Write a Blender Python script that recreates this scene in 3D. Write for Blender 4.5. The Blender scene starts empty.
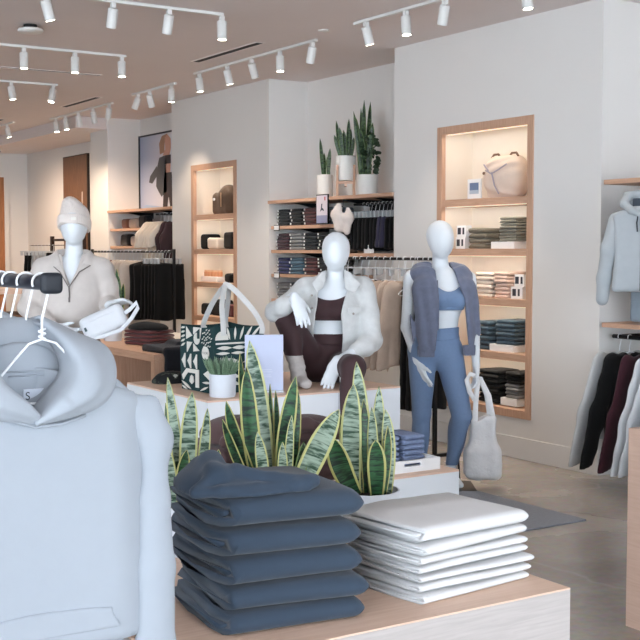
import bpy, bmesh, math, random
import numpy as np
from mathutils import Vector, Matrix

random.seed(7)
RNG = np.random.RandomState(11)
SC = bpy.context.scene
COL = SC.collection
PI = math.pi
YAW = math.radians(32.7)
CAM_Z = 1.6

# ------------------------------------------------------------------ materials
def lin(c):
    c = c / 255.0
    return c / 12.92 if c <= 0.04045 else ((c + 0.055) / 1.055) ** 2.4
def rgb(*c):
    return (lin(c[0]), lin(c[1]), lin(c[2]), 1.0)
_M = {}
def mat(name, col=(200, 200, 200), rough=0.8, metal=0.0, noise=None, bump=None, emit=None, sheen=0.0, spec=0.5, alpha=None):
    """noise=(scale, amount) tints, bump=(scale, strength)."""
    if name in _M: return _M[name]
    m = bpy.data.materials.new(name); m.use_nodes = True
    nt = m.node_tree; b = nt.nodes['Principled BSDF']
    b.inputs['Base Color'].default_value = rgb(*col)
    b.inputs['Roughness'].default_value = rough
    b.inputs['Metallic'].default_value = metal
    b.inputs['Specular IOR Level'].default_value = spec
    if sheen: b.inputs['Sheen Weight'].default_value = sheen
    tc = nt.nodes.new('ShaderNodeTexCoord')
    if noise:
        n = nt.nodes.new('ShaderNodeTexNoise'); n.inputs['Scale'].default_value = noise[0]; n.inputs['Detail'].default_value = 5
        nt.links.new(tc.outputs['Object'], n.inputs['Vector'])
        mx = nt.nodes.new('ShaderNodeMix'); mx.data_type = 'RGBA'
        a = noise[1]
        mx.inputs['A'].default_value = rgb(*[max(0, v * (1 - a)) for v in col])
        mx.inputs['B'].default_value = rgb(*[min(255, v * (1 + a)) for v in col])
        nt.links.new(n.outputs['Fac'], mx.inputs['Factor'])
        nt.links.new(mx.outputs['Result'], b.inputs['Base Color'])
    if bump:
        n2 = nt.nodes.new('ShaderNodeTexNoise'); n2.inputs['Scale'].default_value = bump[0]; n2.inputs['Detail'].default_value = 3
        nt.links.new(tc.outputs['Object'], n2.inputs['Vector'])
        bp = nt.nodes.new('ShaderNodeBump'); bp.inputs['Strength'].default_value = bump[1]; bp.inputs['Distance'].default_value = 0.01
        nt.links.new(n2.outputs['Fac'], bp.inputs['Height'])
        nt.links.new(bp.outputs['Normal'], b.inputs['Normal'])
    if emit:
        b.inputs['Emission Color'].default_value = rgb(*emit[0]); b.inputs['Emission Strength'].default_value = emit[1]
    _M[name] = m
    return m
def cloth(name, col, rough=0.9, amount=0.05, scale=40, bump=(300, 0.12), sheen=0.15):
    return mat(name, col, rough, noise=(scale, amount), bump=bump, sheen=sheen, spec=0.25)
def wood(name, c0, c1, axis='X', rough=0.5, scale=6.0):
    if name in _M: return _M[name]
    m = bpy.data.materials.new(name); m.use_nodes = True
    nt = m.node_tree; b = nt.nodes['Principled BSDF']; b.inputs['Roughness'].default_value = rough
    tc = nt.nodes.new('ShaderNodeTexCoord'); mp = nt.nodes.new('ShaderNodeMapping')
    s = [14.0, 14.0, 14.0]; s['XYZ'.index(axis)] = 0.9
    mp.inputs['Scale'].default_value = s
    nt.links.new(tc.outputs['Object'], mp.inputs['Vector'])
    n = nt.nodes.new('ShaderNodeTexNoise'); n.inputs['Scale'].default_value = scale; n.inputs['Detail'].default_value = 8; n.inputs['Distortion'].default_value = 0.6
    nt.links.new(mp.outputs['Vector'], n.inputs['Vector'])
    r = nt.nodes.new('ShaderNodeValToRGB')
    r.color_ramp.elements[0].position = 0.3; r.color_ramp.elements[0].color = rgb(*c0)
    r.color_ramp.elements[1].position = 0.7; r.color_ramp.elements[1].color = rgb(*c1)
    nt.links.new(n.outputs['Fac'], r.inputs['Fac']); nt.links.new(r.outputs['Color'], b.inputs['Base Color'])
    bp = nt.nodes.new('ShaderNodeBump'); bp.inputs['Strength'].default_value = 0.08; bp.inputs['Distance'].default_value = 0.005
    nt.links.new(n.outputs['Fac'], bp.inputs['Height']); nt.links.new(bp.outputs['Normal'], b.inputs['Normal'])
    _M[name] = m
    return m
def concrete():
    m = bpy.data.materials.new('polished concrete'); m.use_nodes = True
    nt = m.node_tree; b = nt.nodes['Principled BSDF']; L = nt.links.new
    tc = nt.nodes.new('ShaderNodeTexCoord')
    n1 = nt.nodes.new('ShaderNodeTexNoise'); n1.inputs['Scale'].default_value = 1.1; n1.inputs['Detail'].default_value = 9; n1.inputs['Distortion'].default_value = 0.5
    n2 = nt.nodes.new('ShaderNodeTexNoise'); n2.inputs['Scale'].default_value = 22; n2.inputs['Detail'].default_value = 5
    L(tc.outputs['Object'], n1.inputs['Vector']); L(tc.outputs['Object'], n2.inputs['Vector'])
    r1 = nt.nodes.new('ShaderNodeValToRGB')
    r1.color_ramp.elements[0].position = 0.3; r1.color_ramp.elements[0].color = rgb(152, 143, 135)
    r1.color_ramp.elements[1].position = 0.72; r1.color_ramp.elements[1].color = rgb(192, 183, 173)
    L(n1.outputs['Fac'], r1.inputs['Fac'])
    mx = nt.nodes.new('ShaderNodeMix'); mx.data_type = 'RGBA'; mx.blend_type = 'OVERLAY'; mx.inputs['Factor'].default_value = 0.25
    L(r1.outputs['Color'], mx.inputs['A']); L(n2.outputs['Color'], mx.inputs['B'])
    # pale hairline cracks
    v = nt.nodes.new('ShaderNodeTexVoronoi'); v.feature = 'DISTANCE_TO_EDGE'; v.inputs['Scale'].default_value = 0.55
    dm = nt.nodes.new('ShaderNodeVectorMath'); dm.operation = 'MULTIPLY_ADD'
    dm.inputs[1].default_value = (0.35, 0.35, 0.35); L(n1.outputs['Color'], dm.inputs[0]); L(tc.outputs['Object'], dm.inputs[2])
    L(dm.outputs['Vector'], v.inputs['Vector'])
    r2 = nt.nodes.new('ShaderNodeValToRGB')
    r2.color_ramp.elements[0].position = 0.0; r2.color_ramp.elements[0].color = (0.4, 0.4, 0.4, 1)
    r2.color_ramp.elements[1].position = 0.005; r2.color_ramp.elements[1].color = (0, 0, 0, 1)
    L(v.outputs['Distance'], r2.inputs['Fac'])
    mc = nt.nodes.new('ShaderNodeMix'); mc.data_type = 'RGBA'; mc.inputs['B'].default_value = rgb(198, 190, 182)
    L(r2.outputs['Color'], mc.inputs['Factor']); L(mx.outputs['Result'], mc.inputs['A'])
    L(mc.outputs['Result'], b.inputs['Base Color'])
    rr = nt.nodes.new('ShaderNodeMapRange'); rr.inputs['To Min'].default_value = 0.16; rr.inputs['To Max'].default_value = 0.36
    L(n1.outputs['Fac'], rr.inputs['Value']); L(rr.outputs['Result'], b.inputs['Roughness'])
    return m
def leaf_mat(name, dark, pale, margin, band=26.0, edge=0.395):
    m = bpy.data.materials.new(name); m.use_nodes = True
    nt = m.node_tree; b = nt.nodes['Principled BSDF']; L = nt.links.new
    b.inputs['Roughness'].default_value = 0.42
    uv = nt.nodes.new('ShaderNodeUVMap'); sx = nt.nodes.new('ShaderNodeSeparateXYZ'); L(uv.outputs['UV'], sx.inputs['Vector'])
    mp = nt.nodes.new('ShaderNodeMapping'); mp.inputs['Scale'].default_value = (1.1, band, 1)
    L(uv.outputs['UV'], mp.inputs['Vector'])
    oi = nt.nodes.new('ShaderNodeObjectInfo')
    n = nt.nodes.new('ShaderNodeTexNoise'); n.noise_dimensions = '4D'; n.inputs['Scale'].default_value = 1.0; n.inputs['Detail'].default_value = 4; n.inputs['Distortion'].default_value = 0.9
    L(mp.outputs['Vector'], n.inputs['Vector'])
    mw = nt.nodes.new('ShaderNodeMath'); mw.operation = 'MULTIPLY'; mw.inputs[1].default_value = 40; L(oi.outputs['Random'], mw.inputs[0]); L(mw.outputs[0], n.inputs['W'])
    r = nt.nodes.new('ShaderNodeValToRGB')
    r.color_ramp.elements[0].position = 0.40; r.color_ramp.elements[0].color = rgb(*dark)
    r.color_ramp.elements[1].position = 0.58; r.color_ramp.elements[1].color = rgb(*pale)
    L(n.outputs['Fac'], r.inputs['Fac'])
    s = nt.nodes.new('ShaderNodeMath'); s.operation = 'SUBTRACT'; s.inputs[1].default_value = 0.5; L(sx.outputs['X'], s.inputs[0])
    a = nt.nodes.new('ShaderNodeMath'); a.operation = 'ABSOLUTE'; L(s.outputs[0], a.inputs[0])
    g = nt.nodes.new('ShaderNodeMath'); g.operation = 'GREATER_THAN'; g.inputs[1].default_value = edge; L(a.outputs[0], g.inputs[0])
    mx = nt.nodes.new('ShaderNodeMix'); mx.data_type = 'RGBA'; mx.inputs['B'].default_value = rgb(*margin)
    L(g.outputs[0], mx.inputs['Factor']); L(r.outputs['Color'], mx.inputs['A']); L(mx.outputs['Result'], b.inputs['Base Color'])
    return m

# ------------------------------------------------------------------ mesh builder
class MB:
    def __init__(s): s.v = []; s.f = []; s.mi = []; s.uv = {}
    def add(s, vs, fs, mi=0, uvs=None):
        o = len(s.v); s.v += [tuple(map(float, p)) for p in vs]
        for q in fs:
            s.f.append(tuple(o + int(i) for i in q)); s.mi.append(mi)
        if uvs is not None:
            for i, u in enumerate(uvs): s.uv[o + i] = u
        return s
    def box(s, c, sz, R=None, mi=0):
        hx, hy, hz = sz[0] / 2, sz[1] / 2, sz[2] / 2
        vs = [Vector((x * hx, y * hy, z * hz)) for z in (-1, 1) for y in (-1, 1) for x in (-1, 1)]
        if R is not None: vs = [R @ v for v in vs]
        vs = [v + Vector(c) for v in vs]
        return s.add(vs, [(0, 2, 3, 1), (4, 5, 7, 6), (0, 1, 5, 4), (2, 6, 7, 3), (0, 4, 6, 2), (1, 3, 7, 5)], mi)
    def bb(s, x0, x1, y0, y1, z0, z1, mi=0):
        return s.box(((x0 + x1) / 2, (y0 + y1) / 2, (z0 + z1) / 2), (x1 - x0, y1 - y0, z1 - z0), mi=mi)
    def tube(s, path, r, n=8, mi=0, caps=True, flat=None):
        path = [Vector(p) for p in path]; N = len(path)
        rs = r if isinstance(r, (list, tuple)) else [r] * N
        t0 = (path[1] - path[0]).normalized()
        ref = Vector((0, 0, 1)) if abs(t0.z) < 0.9 else Vector((1, 0, 0))
        if flat is not None: ref = Vector(flat[0])
        vs = []
        for i, p in enumerate(path):
            t = (path[min(i + 1, N - 1)] - path[max(i - 1, 0)])
            t = t.normalized() if t.length > 1e-9 else t0
            a = ref - t * ref.dot(t)
            if a.length < 1e-5: a = t.orthogonal()
            a.normalize(); b = t.cross(a)
            if flat is None: ref = a
            fa = flat[1] if flat is not None else 1.0
            for k in range(n):
                w = 2 * PI * k / n
                vs.append(p + (a * math.cos(w) * fa + b * math.sin(w)) * rs[i])
        fs = [(i * n + k, i * n + (k + 1) % n, (i + 1) * n + (k + 1) % n, (i + 1) * n + k) for i in range(N - 1) for k in range(n)]
        if caps:
            fs.append(tuple(range(n - 1, -1, -1))); fs.append(tuple((N - 1) * n + k for k in range(n)))
        return s.add(vs, fs, mi)
    def cyl(s, a, b, r, n=16, r1=None, mi=0):
        return s.tube([a, b], [r, r if r1 is None else r1], n, mi)
    def lathe(s, prof, n=28, c=(0, 0, 0), mi=0, cap0=True, cap1=True):
        vs = []; c = Vector(c)
        for (r, z) in prof:
            for k in range(n):
                w = 2 * PI * k / n
                vs.append(c + Vector((r * math.cos(w), r * math.sin(w), z)))
        P = len(prof)
        fs = [(i * n + k, i * n + (k + 1) % n, (i + 1) * n + (k + 1) % n, (i + 1) * n + k) for i in range(P - 1) for k in range(n)]
        if cap0: fs.append(tuple(range(n - 1, -1, -1)))
        if cap1: fs.append(tuple((P - 1) * n + k for k in range(n)))
        return s.add(vs, fs, mi)
    def grid(s, P, mi=0, uv=False, cu=False):
        nu, nv = P.shape[:2]
        fs = []
        for i in range(nu if cu else nu - 1):
            for j in range(nv - 1):
                i2 = (i + 1) % nu
                fs.append((i * nv + j, i2 * nv + j, i2 * nv + j + 1, i * nv + j + 1))
        uvs = [(i / (nu - 1), j / (nv - 1)) for i in range(nu) for j in range(nv)] if uv else None
        return s.add(P.reshape(-1, 3), fs, mi, uvs)
    def poly(s, pts, mi=0):
        return s.add(pts, [tuple(range(len(pts)))], mi)
    def prism(s, pts, off, mi=0):
        n = len(pts); off = Vector(off)
        a = [Vector(p) for p in pts]; b = [p + off for p in a]
        fs = [tuple(range(n - 1, -1, -1)), tuple(range(n, 2 * n))] + [(k, (k + 1) % n, n + (k + 1) % n, n + k) for k in range(n)]
        return s.add(a + b, fs, mi)
    def build(s, name, mats, parent=None, smooth=None, bevel=0.0, seg=2, loc=None, rz=0.0, tag_kw=None):
        me = bpy.data.meshes.new(name)
        me.from_pydata(s.v, [], s.f)
        if not isinstance(mats, (list, tuple)): mats = [mats]
        for m in mats: me.materials.append(m)
        me.polygons.foreach_set('material_index', s.mi)
        if s.uv:
            ul = me.uv_layers.new(name='UVMap')
            for l in me.loops:
                ul.data[l.index].uv = s.uv.get(l.vertex_index, (0, 0))
        bm = bmesh.new(); bm.from_mesh(me)
        bmesh.ops.recalc_face_normals(bm, faces=bm.faces)
        if bevel:
            es = [e for e in bm.edges if len(e.link_faces) == 2 and e.calc_face_angle(0) > 0.6]
            bmesh.ops.bevel(bm, geom=es, offset=bevel, segments=seg, profile=0.6, affect='EDGES', clamp_overlap=True)
        bm.to_mesh(me); bm.free()
        if smooth:
            me.polygons.foreach_set('use_smooth', [True] * len(me.polygons))
            if smooth != 'all':
                me.set_sharp_from_angle(angle=math.radians(40 if smooth is True else smooth))
        o = bpy.data.objects.new(name, me); COL.objects.link(o)
        if parent is not None: o.parent = parent
        if loc is not None: o.location = loc
        o.rotation_euler = (0, 0, rz)
        return o

# ------------------------------------------------------------------ things
def tag(o, label, cat, group=None, kind=None):
    o['label'] = label; o['category'] = cat
    if group: o['group'] = group
    if kind: o['kind'] = kind
    return o
def thing(name, label, cat, loc=(0, 0, 0), rz=0.0, group=None):
    o = bpy.data.objects.new(name, None); COL.objects.link(o)
    o.empty_display_size = 0.05
    o.location = loc; o.rotation_euler = (0, 0, rz)
    return tag(o, label, cat, group)
def struct(o):
    o['kind'] = 'structure'; return o
def dup(t, loc, rz=None, label=None, group=None, swap=None):
    def cp(o, par):
        c = o.copy(); COL.objects.link(c)
        if par is not None: c.parent = par
        for ch in [x for x in KIDS.get(o.name, [])]: cp(ch, c)
        return c
    KIDS = {}
    for o in t.children_recursive: KIDS.setdefault(o.parent.name, []).append(o)
    r = cp(t, None); r.location = loc
    if rz is not None: r.rotation_euler = (0, 0, rz)
    if label: r['label'] = label
    if group: r['group'] = group
    return r
def remat(o, m):
    """give a copied mesh object its own material (its mesh data is copied)."""
    o.data = o.data.copy(); o.data.materials[0] = m; return o
ORD = ['top', 'second from top', 'third from top', 'fourth from top', 'fifth from top', 'sixth from top', 'seventh from top', 'eighth from top', 'ninth from top']
def nth(i, n):
    """i counted from the bottom of a stack of n"""
    return 'bottom' if i == 0 else ORD[n - 1 - i]
NTH = ['first', 'second', 'third', 'fourth', 'fifth', 'sixth', 'seventh', 'eighth', 'ninth', 'tenth', 'eleventh', 'twelfth', 'thirteenth', 'fourteenth']

# ------------------------------------------------------------------ smooth pseudo noise and signed distance fields
def sn(X, Y, Z, seed=0, freq=10.0, n=5):
    r = np.random.RandomState(seed); out = 0
    for i in range(n):
        k = r.normal(size=3); k = k / np.linalg.norm(k) * freq * (0.6 + 0.9 * r.rand()); ph = r.rand() * 6.28
        out = out + np.sin(k[0] * X + k[1] * Y + k[2] * Z + ph)
    return out / n
def vn(a): a = np.array(a, float); return a / np.linalg.norm(a)
class Field:
    def __init__(s, lo, hi, h):
        s.lo = np.array(lo, float); s.h = h
        n = np.ceil((np.array(hi) - s.lo) / h).astype(int) + 1
        s.ax = [(s.lo[i] + np.arange(n[i]) * h).astype(np.float32) for i in range(3)]
        s.f = np.full(n, 0.2, np.float32)
    def xyz(s): return s.ax[0][:, None, None], s.ax[1][None, :, None], s.ax[2][None, None, :]
    def copy(s):
        c = Field.__new__(Field); c.lo = s.lo; c.h = s.h; c.ax = s.ax; c.f = s.f.copy(); return c
    def put(s, fn, lo, hi, k=0.0, mode='u'):
        sl = []; A = []
        for i in range(3):
            a = int(np.searchsorted(s.ax[i], lo[i])); b = int(np.searchsorted(s.ax[i], hi[i]))
            if a >= b: return s
            sl.append(slice(a, b)); A.append(s.ax[i][a:b])
        d = fn(A[0][:, None, None], A[1][None, :, None], A[2][None, None, :]).astype(np.float32)
        sl = tuple(sl); o = s.f[sl]
        if mode == 's': o, d = -o, d
        if k > 0:
            h = np.maximum(k - np.abs(o - d), 0) / k
            r = np.minimum(o, d) - h * h * k * 0.25
        else: r = np.minimum(o, d)
        s.f[sl] = -r if mode == 's' else r
        return s
    def cone(s, a, b, ra, rb, k=0.02, flat=None, mode='u'):
        a = np.array(a, float); b = np.array(b, float); R = max(ra, rb) * (1.0) + 0.04 + k
        lo = np.minimum(a, b) - R; hi = np.maximum(a, b) + R
        ab = b - a; L2 = float(ab @ ab) + 1e-12
        def fn(X, Y, Z):
            px, py, pz = X - a[0], Y - a[1], Z - a[2]
            t = np.clip((px * ab[0] + py * ab[1] + pz * ab[2]) / L2, 0, 1)
            qx, qy, qz = px - ab[0] * t, py - ab[1] * t, pz - ab[2] * t
            if flat is not None:
                u = vn(flat[0]); c = (qx * u[0] + qy * u[1] + qz * u[2]) * (1 / flat[1] - 1)
                qx, qy, qz = qx + u[0] * c, qy + u[1] * c, qz + u[2] * c
            d = np.sqrt(qx * qx + qy * qy + qz * qz) - (ra + (rb - ra) * t)
            return d * (flat[1] if flat is not None and flat[1] < 1 else 1.0)
        return s.put(fn, lo, hi, k, mode)
    def path(s, pts, rs, k=0.02, flat=None):
        for i in range(len(pts) - 1): s.cone(pts[i], pts[i + 1], rs[i], rs[i + 1], k, flat)
        return s
    def ell(s, c, r, k=0.02, R=None, mode='u'):
        c = np.array(c, float); r = np.array(r, float); m = r.max() + 0.04 + k
        Ri = np.array(R).T if R is not None else None
        def fn(X, Y, Z):
            p = [X - c[0], Y - c[1], Z - c[2]]
            if Ri is not None: p = [Ri[i][0] * p[0] + Ri[i][1] * p[1] + Ri[i][2] * p[2] for i in range(3)]
            k0 = np.sqrt((p[0] / r[0]) ** 2 + (p[1] / r[1]) ** 2 + (p[2] / r[2]) ** 2)
            k1 = np.sqrt((p[0] / r[0] ** 2) ** 2 + (p[1] / r[1] ** 2) ** 2 + (p[2] / r[2] ** 2) ** 2) + 1e-9
            return k0 * (k0 - 1) / k1
        return s.put(fn, c - m, c + m, k, mode)
    def rbox(s, c, half, rad=0.01, k=0.0, R=None, mode='u'):
        c = np.array(c, float); hf = np.array(half, float); m = np.linalg.norm(hf) + 0.04 + k
        Ri = np.array(R).T if R is not None else None
        def fn(X, Y, Z):
            p = [X - c[0], Y - c[1], Z - c[2]]
            if Ri is not None: p = [Ri[i][0] * p[0] + Ri[i][1] * p[1] + Ri[i][2] * p[2] for i in range(3)]
            q = [np.abs(p[i]) - hf[i] + rad for i in range(3)]
            q = np.broadcast_arrays(*q)
            out = np.sqrt(np.maximum(q[0], 0) ** 2 + np.maximum(q[1], 0) ** 2 + np.maximum(q[2], 0) ** 2)
            return out + np.minimum(np.maximum(np.maximum(q[0], q[1]), q[2]), 0) - rad
        return s.put(fn, c - m, c + m, k, mode)
    def noise(s, amp, freq, seed=0):
        X, Y, Z = s.xyz(); s.f = s.f + (amp * sn(X, Y, Z, seed, freq)).astype(np.float32); return s
    def cut(s, g): s.f = np.maximum(s.f, g.astype(np.float32)); return s
    def mesh(s, shift=(0, 0, 0)):
        f = s.f.copy()
        for i in range(3):
            q = [slice(None)] * 3; q[i] = 0; f[tuple(q)] = np.maximum(f[tuple(q)], 1e-4); q[i] = -1; f[tuple(q)] = np.maximum(f[tuple(q)], 1e-4)
        sg = f < 0
        c = np.zeros(tuple(n - 1 for n in f.shape), np.int8)
        for dx in (0, 1):
            for dy in (0, 1):
                for dz in (0, 1):
                    c += sg[dx:f.shape[0] - 1 + dx, dy:f.shape[1] - 1 + dy, dz:f.shape[2] - 1 + dz]
        act = (c > 0) & (c < 8)
        ii = np.argwhere(act); idx = np.full(act.shape, -1, np.int64); idx[act] = np.arange(len(ii))
        acc = np.zeros((len(ii), 3)); cnt = np.zeros(len(ii))
        cor = [(0, 0, 0), (1, 0, 0), (0, 1, 0), (1, 1, 0), (0, 0, 1), (1, 0, 1), (0, 1, 1), (1, 1, 1)]
        for a in range(8):
            for b in range(a + 1, 8):
                if sum(abs(cor[a][i] - cor[b][i]) for i in range(3)) != 1: continue
                A = ii + cor[a]; B = ii + cor[b]
                fa = f[A[:, 0], A[:, 1], A[:, 2]]; fb = f[B[:, 0], B[:, 1], B[:, 2]]
                m = (fa < 0) != (fb < 0)
                t = fa[m] / (fa[m] - fb[m])
                acc[m] += np.array(cor[a]) + t[:, None] * (np.array(cor[b]) - np.array(cor[a])); cnt[m] += 1
        V = (ii + acc / cnt[:, None]) * s.h + s.lo + np.array(shift)
        F = []
        for ax in range(3):
            o1, o2 = [(1, 2), (2, 0), (0, 1)][ax]
            q0 = [slice(None)] * 3; q1 = [slice(None)] * 3
            q0[ax] = slice(0, -1); q1[ax] = slice(1, None)
            e = sg[tuple(q0)] != sg[tuple(q1)]
            E = np.argwhere(e); ok = (E[:, o1] > 0) & (E[:, o2] > 0) & (E[:, o1] < f.shape[o1] - 1) & (E[:, o2] < f.shape[o2] - 1)
            E = E[ok]
            def cell(d1, d2):
                C2 = E.copy(); C2[:, o1] -= d1; C2[:, o2] -= d2
                return idx[C2[:, 0], C2[:, 1], C2[:, 2]]
            Q = np.stack([cell(1, 1), cell(0, 1), cell(0, 0), cell(1, 0)], 1)
            fl = sg[E[:, 0], E[:, 1], E[:, 2]]
            Q[~fl] = Q[~fl][:, ::-1]
            F.append(Q)
        return V, np.concatenate(F)
    def build(s, name, m, parent=None, shift=(0, 0, 0), loc=None, rz=0.0):
        V, F = s.mesh(shift)
        me = bpy.data.meshes.new(name); me.from_pydata(V.tolist(), [], F.tolist())
        for mm in (m if isinstance(m, (list, tuple)) else [m]): me.materials.append(mm)
        me.polygons.foreach_set('use_smooth', [True] * len(me.polygons))
        o = bpy.data.objects.new(name, me); COL.objects.link(o)
        if parent is not None: o.parent = parent
        if loc is not None: o.location = loc
        o.rotation_euler = (0, 0, rz)
        return o
def text_mb(txt, size, mb, fn, mi=0):
    """adds flat lettering to a mesh builder; fn maps (x, y) to a 3D point"""
    cu = bpy.data.curves.new('lettering', 'FONT'); cu.body = txt; cu.size = size; cu.align_x = 'CENTER'; cu.align_y = 'CENTER'
    o = bpy.data.objects.new('lettering', cu); COL.objects.link(o)
    me = bpy.data.meshes.new_from_object(o.evaluated_get(bpy.context.evaluated_depsgraph_get()))
    mb.add([fn(v.co.x, v.co.y) for v in me.vertices], [tuple(p.vertices) for p in me.polygons], mi)
    bpy.data.objects.remove(o); bpy.data.curves.remove(cu); bpy.data.meshes.remove(me)
# ------------------------------------------------------------------ layout helper: a sight line from the photograph met with a real plane
def _u(px): return (px - 320) / 1180.0
def along(px, x):
    """y where the photograph's column px meets the plane X = x"""
    u = _u(px); s, c = math.sin(YAW), math.cos(YAW)
    return x * (c - s * u) / (s + c * u)
def spot_at(px, D):
    """ground point at viewing depth D in the photograph's column px"""
    u = _u(px); s, c = math.sin(YAW), math.cos(YAW)
    return (D * (s + c * u), D * (c - s * u))
def zat(py, D): return CAM_Z - (py - 250) * D / 1180.0

# ------------------------------------------------------------------ materials of the room
END_CAP = mat('navy plastic cap', (13, 20, 30), 0.6)
W_PAINT = mat('wall paint', (226, 223, 219), 0.85, noise=(1.5, 0.012), bump=(180, 0.03))
C_PAINT = mat('ceiling paint', (226, 218, 216), 0.9, noise=(1.2, 0.02))
N_PAINT = mat('niche paint', (240, 230, 216), 0.85)
TRIM = mat('trim paint', (226, 224, 221), 0.5)
OAK_X = wood('oak grain along x', (220, 186, 162), (232, 202, 180), 'X')
OAK_Y = wood('oak grain along y', (190, 150, 124), (206, 168, 142), 'Y')
OAK_Z = wood('oak grain upright', (190, 150, 124), (206, 168, 142), 'Z')
GREYWOOD = wood('grey washed oak', (172, 165, 161), (185, 178, 174), 'X', 0.65, 9.0)
TANWOOD = wood('tan oak panel', (197, 165, 146), (207, 177, 158), 'Y', 0.55)
DARKWOOD = wood('brown timber', (92, 62, 42), (126, 90, 64), 'Z', 0.5)
WHITE = mat('white satin', (236, 236, 236), 0.45)
WHITEPL = mat('white laminate', (222, 226, 230), 0.5)
BLACKM = mat('black powder coated metal', (18, 19, 22), 0.35, 0.3)
NAVYM = mat('dark navy steel', (22, 30, 46), 0.28, 0.5)
LAMPW = mat('white lamp housing', (225, 225, 222), 0.4)
GLOW = mat('lamp lens', (255, 250, 240), 0.4, emit=((255, 240, 220), 30.0))
LED = mat('led strip', (255, 240, 220), 0.4, emit=((255, 226, 190), 0.7))
SLOT = mat('vent slot black', (10, 10, 10), 0.7)

CEIL = 3.35; XW = 6.15; XB = 6.62
# ------------------------------------------------------------------ room shell
def slab(name, x0, x1, y0, y1, z0, z1, m):
    return struct(MB().bb(x0, x1, y0, y1, z0, z1).build(name, m))
slab('floor', -7, 7, -8, 20, -0.1, 0, concrete())
slab('ceiling', -7, 7, -8, 20, CEIL, CEIL + 0.1, C_PAINT)
slab('wall_back', -7, 7, 19.4, 19.6, 0, CEIL, W_PAINT)
def frame_wall(name, along_x, a0, a1, b, z0, z1, o0, o1):
    """a wall with one wide storefront opening"""
    mb = MB()
    def bx(p0, p1, q0, q1):
        if along_x: mb.bb(p0, p1, b - 0.1, b, q0, q1)
        else: mb.bb(b - 0.1, b, p0, p1, q0, q1)
    bx(a0, o0, 0, CEIL); bx(o1, a1, 0, CEIL); bx(o0, o1, z1, CEIL); bx(o0, o1, 0, z0)
    return struct(mb.build(name, W_PAINT))
frame_wall('wall_front', True, -7, 7, -8, 0.1, 3.1, -6.6, 6.0)
frame_wall('wall_left', False, -8, 19.6, -7, 0.1, 3.1, -6.0, 6.0)
mb = MB()
for x in (-6.6, -4.5, -2.4, -0.3, 1.8, 3.9, 6.0): mb.bb(x - 0.03, x + 0.03, -8.09, -8.01, 0.1, 3.1)
struct(mb.build('window_1', BLACKM))
mb = MB()
for y in (-6.0, -3.0, 0.0, 3.0, 6.0): mb.bb(-7.09, -7.01, y - 0.03, y + 0.03, 0.1, 3.1)
struct(mb.build('window_2', BLACKM))
# right wall: piers and shallow bays
slab('wall_right', XB, 7, -8, 19.4, 0, CEIL, W_PAINT)
N1 = (6.615, 7.765, 0.31, 2.61)      # y0, y1, z0, z1 of the near niche
N2 = (11.24, 12.32, 0.31, 2.57)
def pier(name, y0, y1, n=None):
    mb = MB()
    if n:
        mb.bb(XW, XB, y0, n[0], 0, CEIL); mb.bb(XW, XB, n[1], y1, 0, CEIL)
        mb.bb(XW, XB, n[0], n[1], 0, n[2]); mb.bb(XW, XB, n[0], n[1], n[3], CEIL)
    else: mb.bb(XW, XB, y0, y1, 0, CEIL)
    return struct(mb.build(name, W_PAINT))
pier('wall_right.001', 5.93, 8.38, N1)
pier('wall_right.002', 10.55, 12.84, N2)
pier('wall_right.003', 14.8, 15.4)
pier('wall_right.004', -8, 3.3)
struct(MB().bb(5.72, XB, 14.83, 19.4, 3.2, CEIL - 0.0005).build('trim_1', C_PAINT))      # lowered soffit at the far end
def base(name, x0, x1, y0, y1): return struct(MB().bb(x0, x1, y0, y1, 0, 0.165).build(name, TRIM, bevel=0.004))
base('baseboard_right', XW - 0.018, XW, 5.912, 8.398)
base('baseboard_right.001', XW, XB, 5.912, 5.93)
base('baseboard_right.002', XW - 0.018, XW, 10.532, 12.858)
base('baseboard_right.003', XW, XB, 10.532, 10.55)
base('baseboard_right.004', XW - 0.018, XW, 14.782, 15.418)
base('baseboard_right.005', XB - 0.018, XB, 8.4, 10.53)
base('baseboard_right.006', XB - 0.018, XB, 3.3, 5.91)
base('baseboard_back', -6.9, XB, 19.38, 19.4)
# far doorway in the back wall
d1 = MB(); d1.bb(5.3, 6.2, 19.34, 19.4, 0, 2.8); struct(d1.build('door_1', wood('orange oak door', (150, 96, 58), (182, 124, 82), 'Z')))
mb = MB(); mb.bb(6.2, 6.27, 19.32, 19.4, 0, 2.87); mb.bb(5.23, 5.3, 19.32, 19.4, 0, 2.87); mb.bb(5.3, 6.2, 19.32, 19.4, 2.8, 2.87)
o = struct(mb.build('door_frame', W_PAINT, bpy.data.objects['door_1']))

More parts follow.
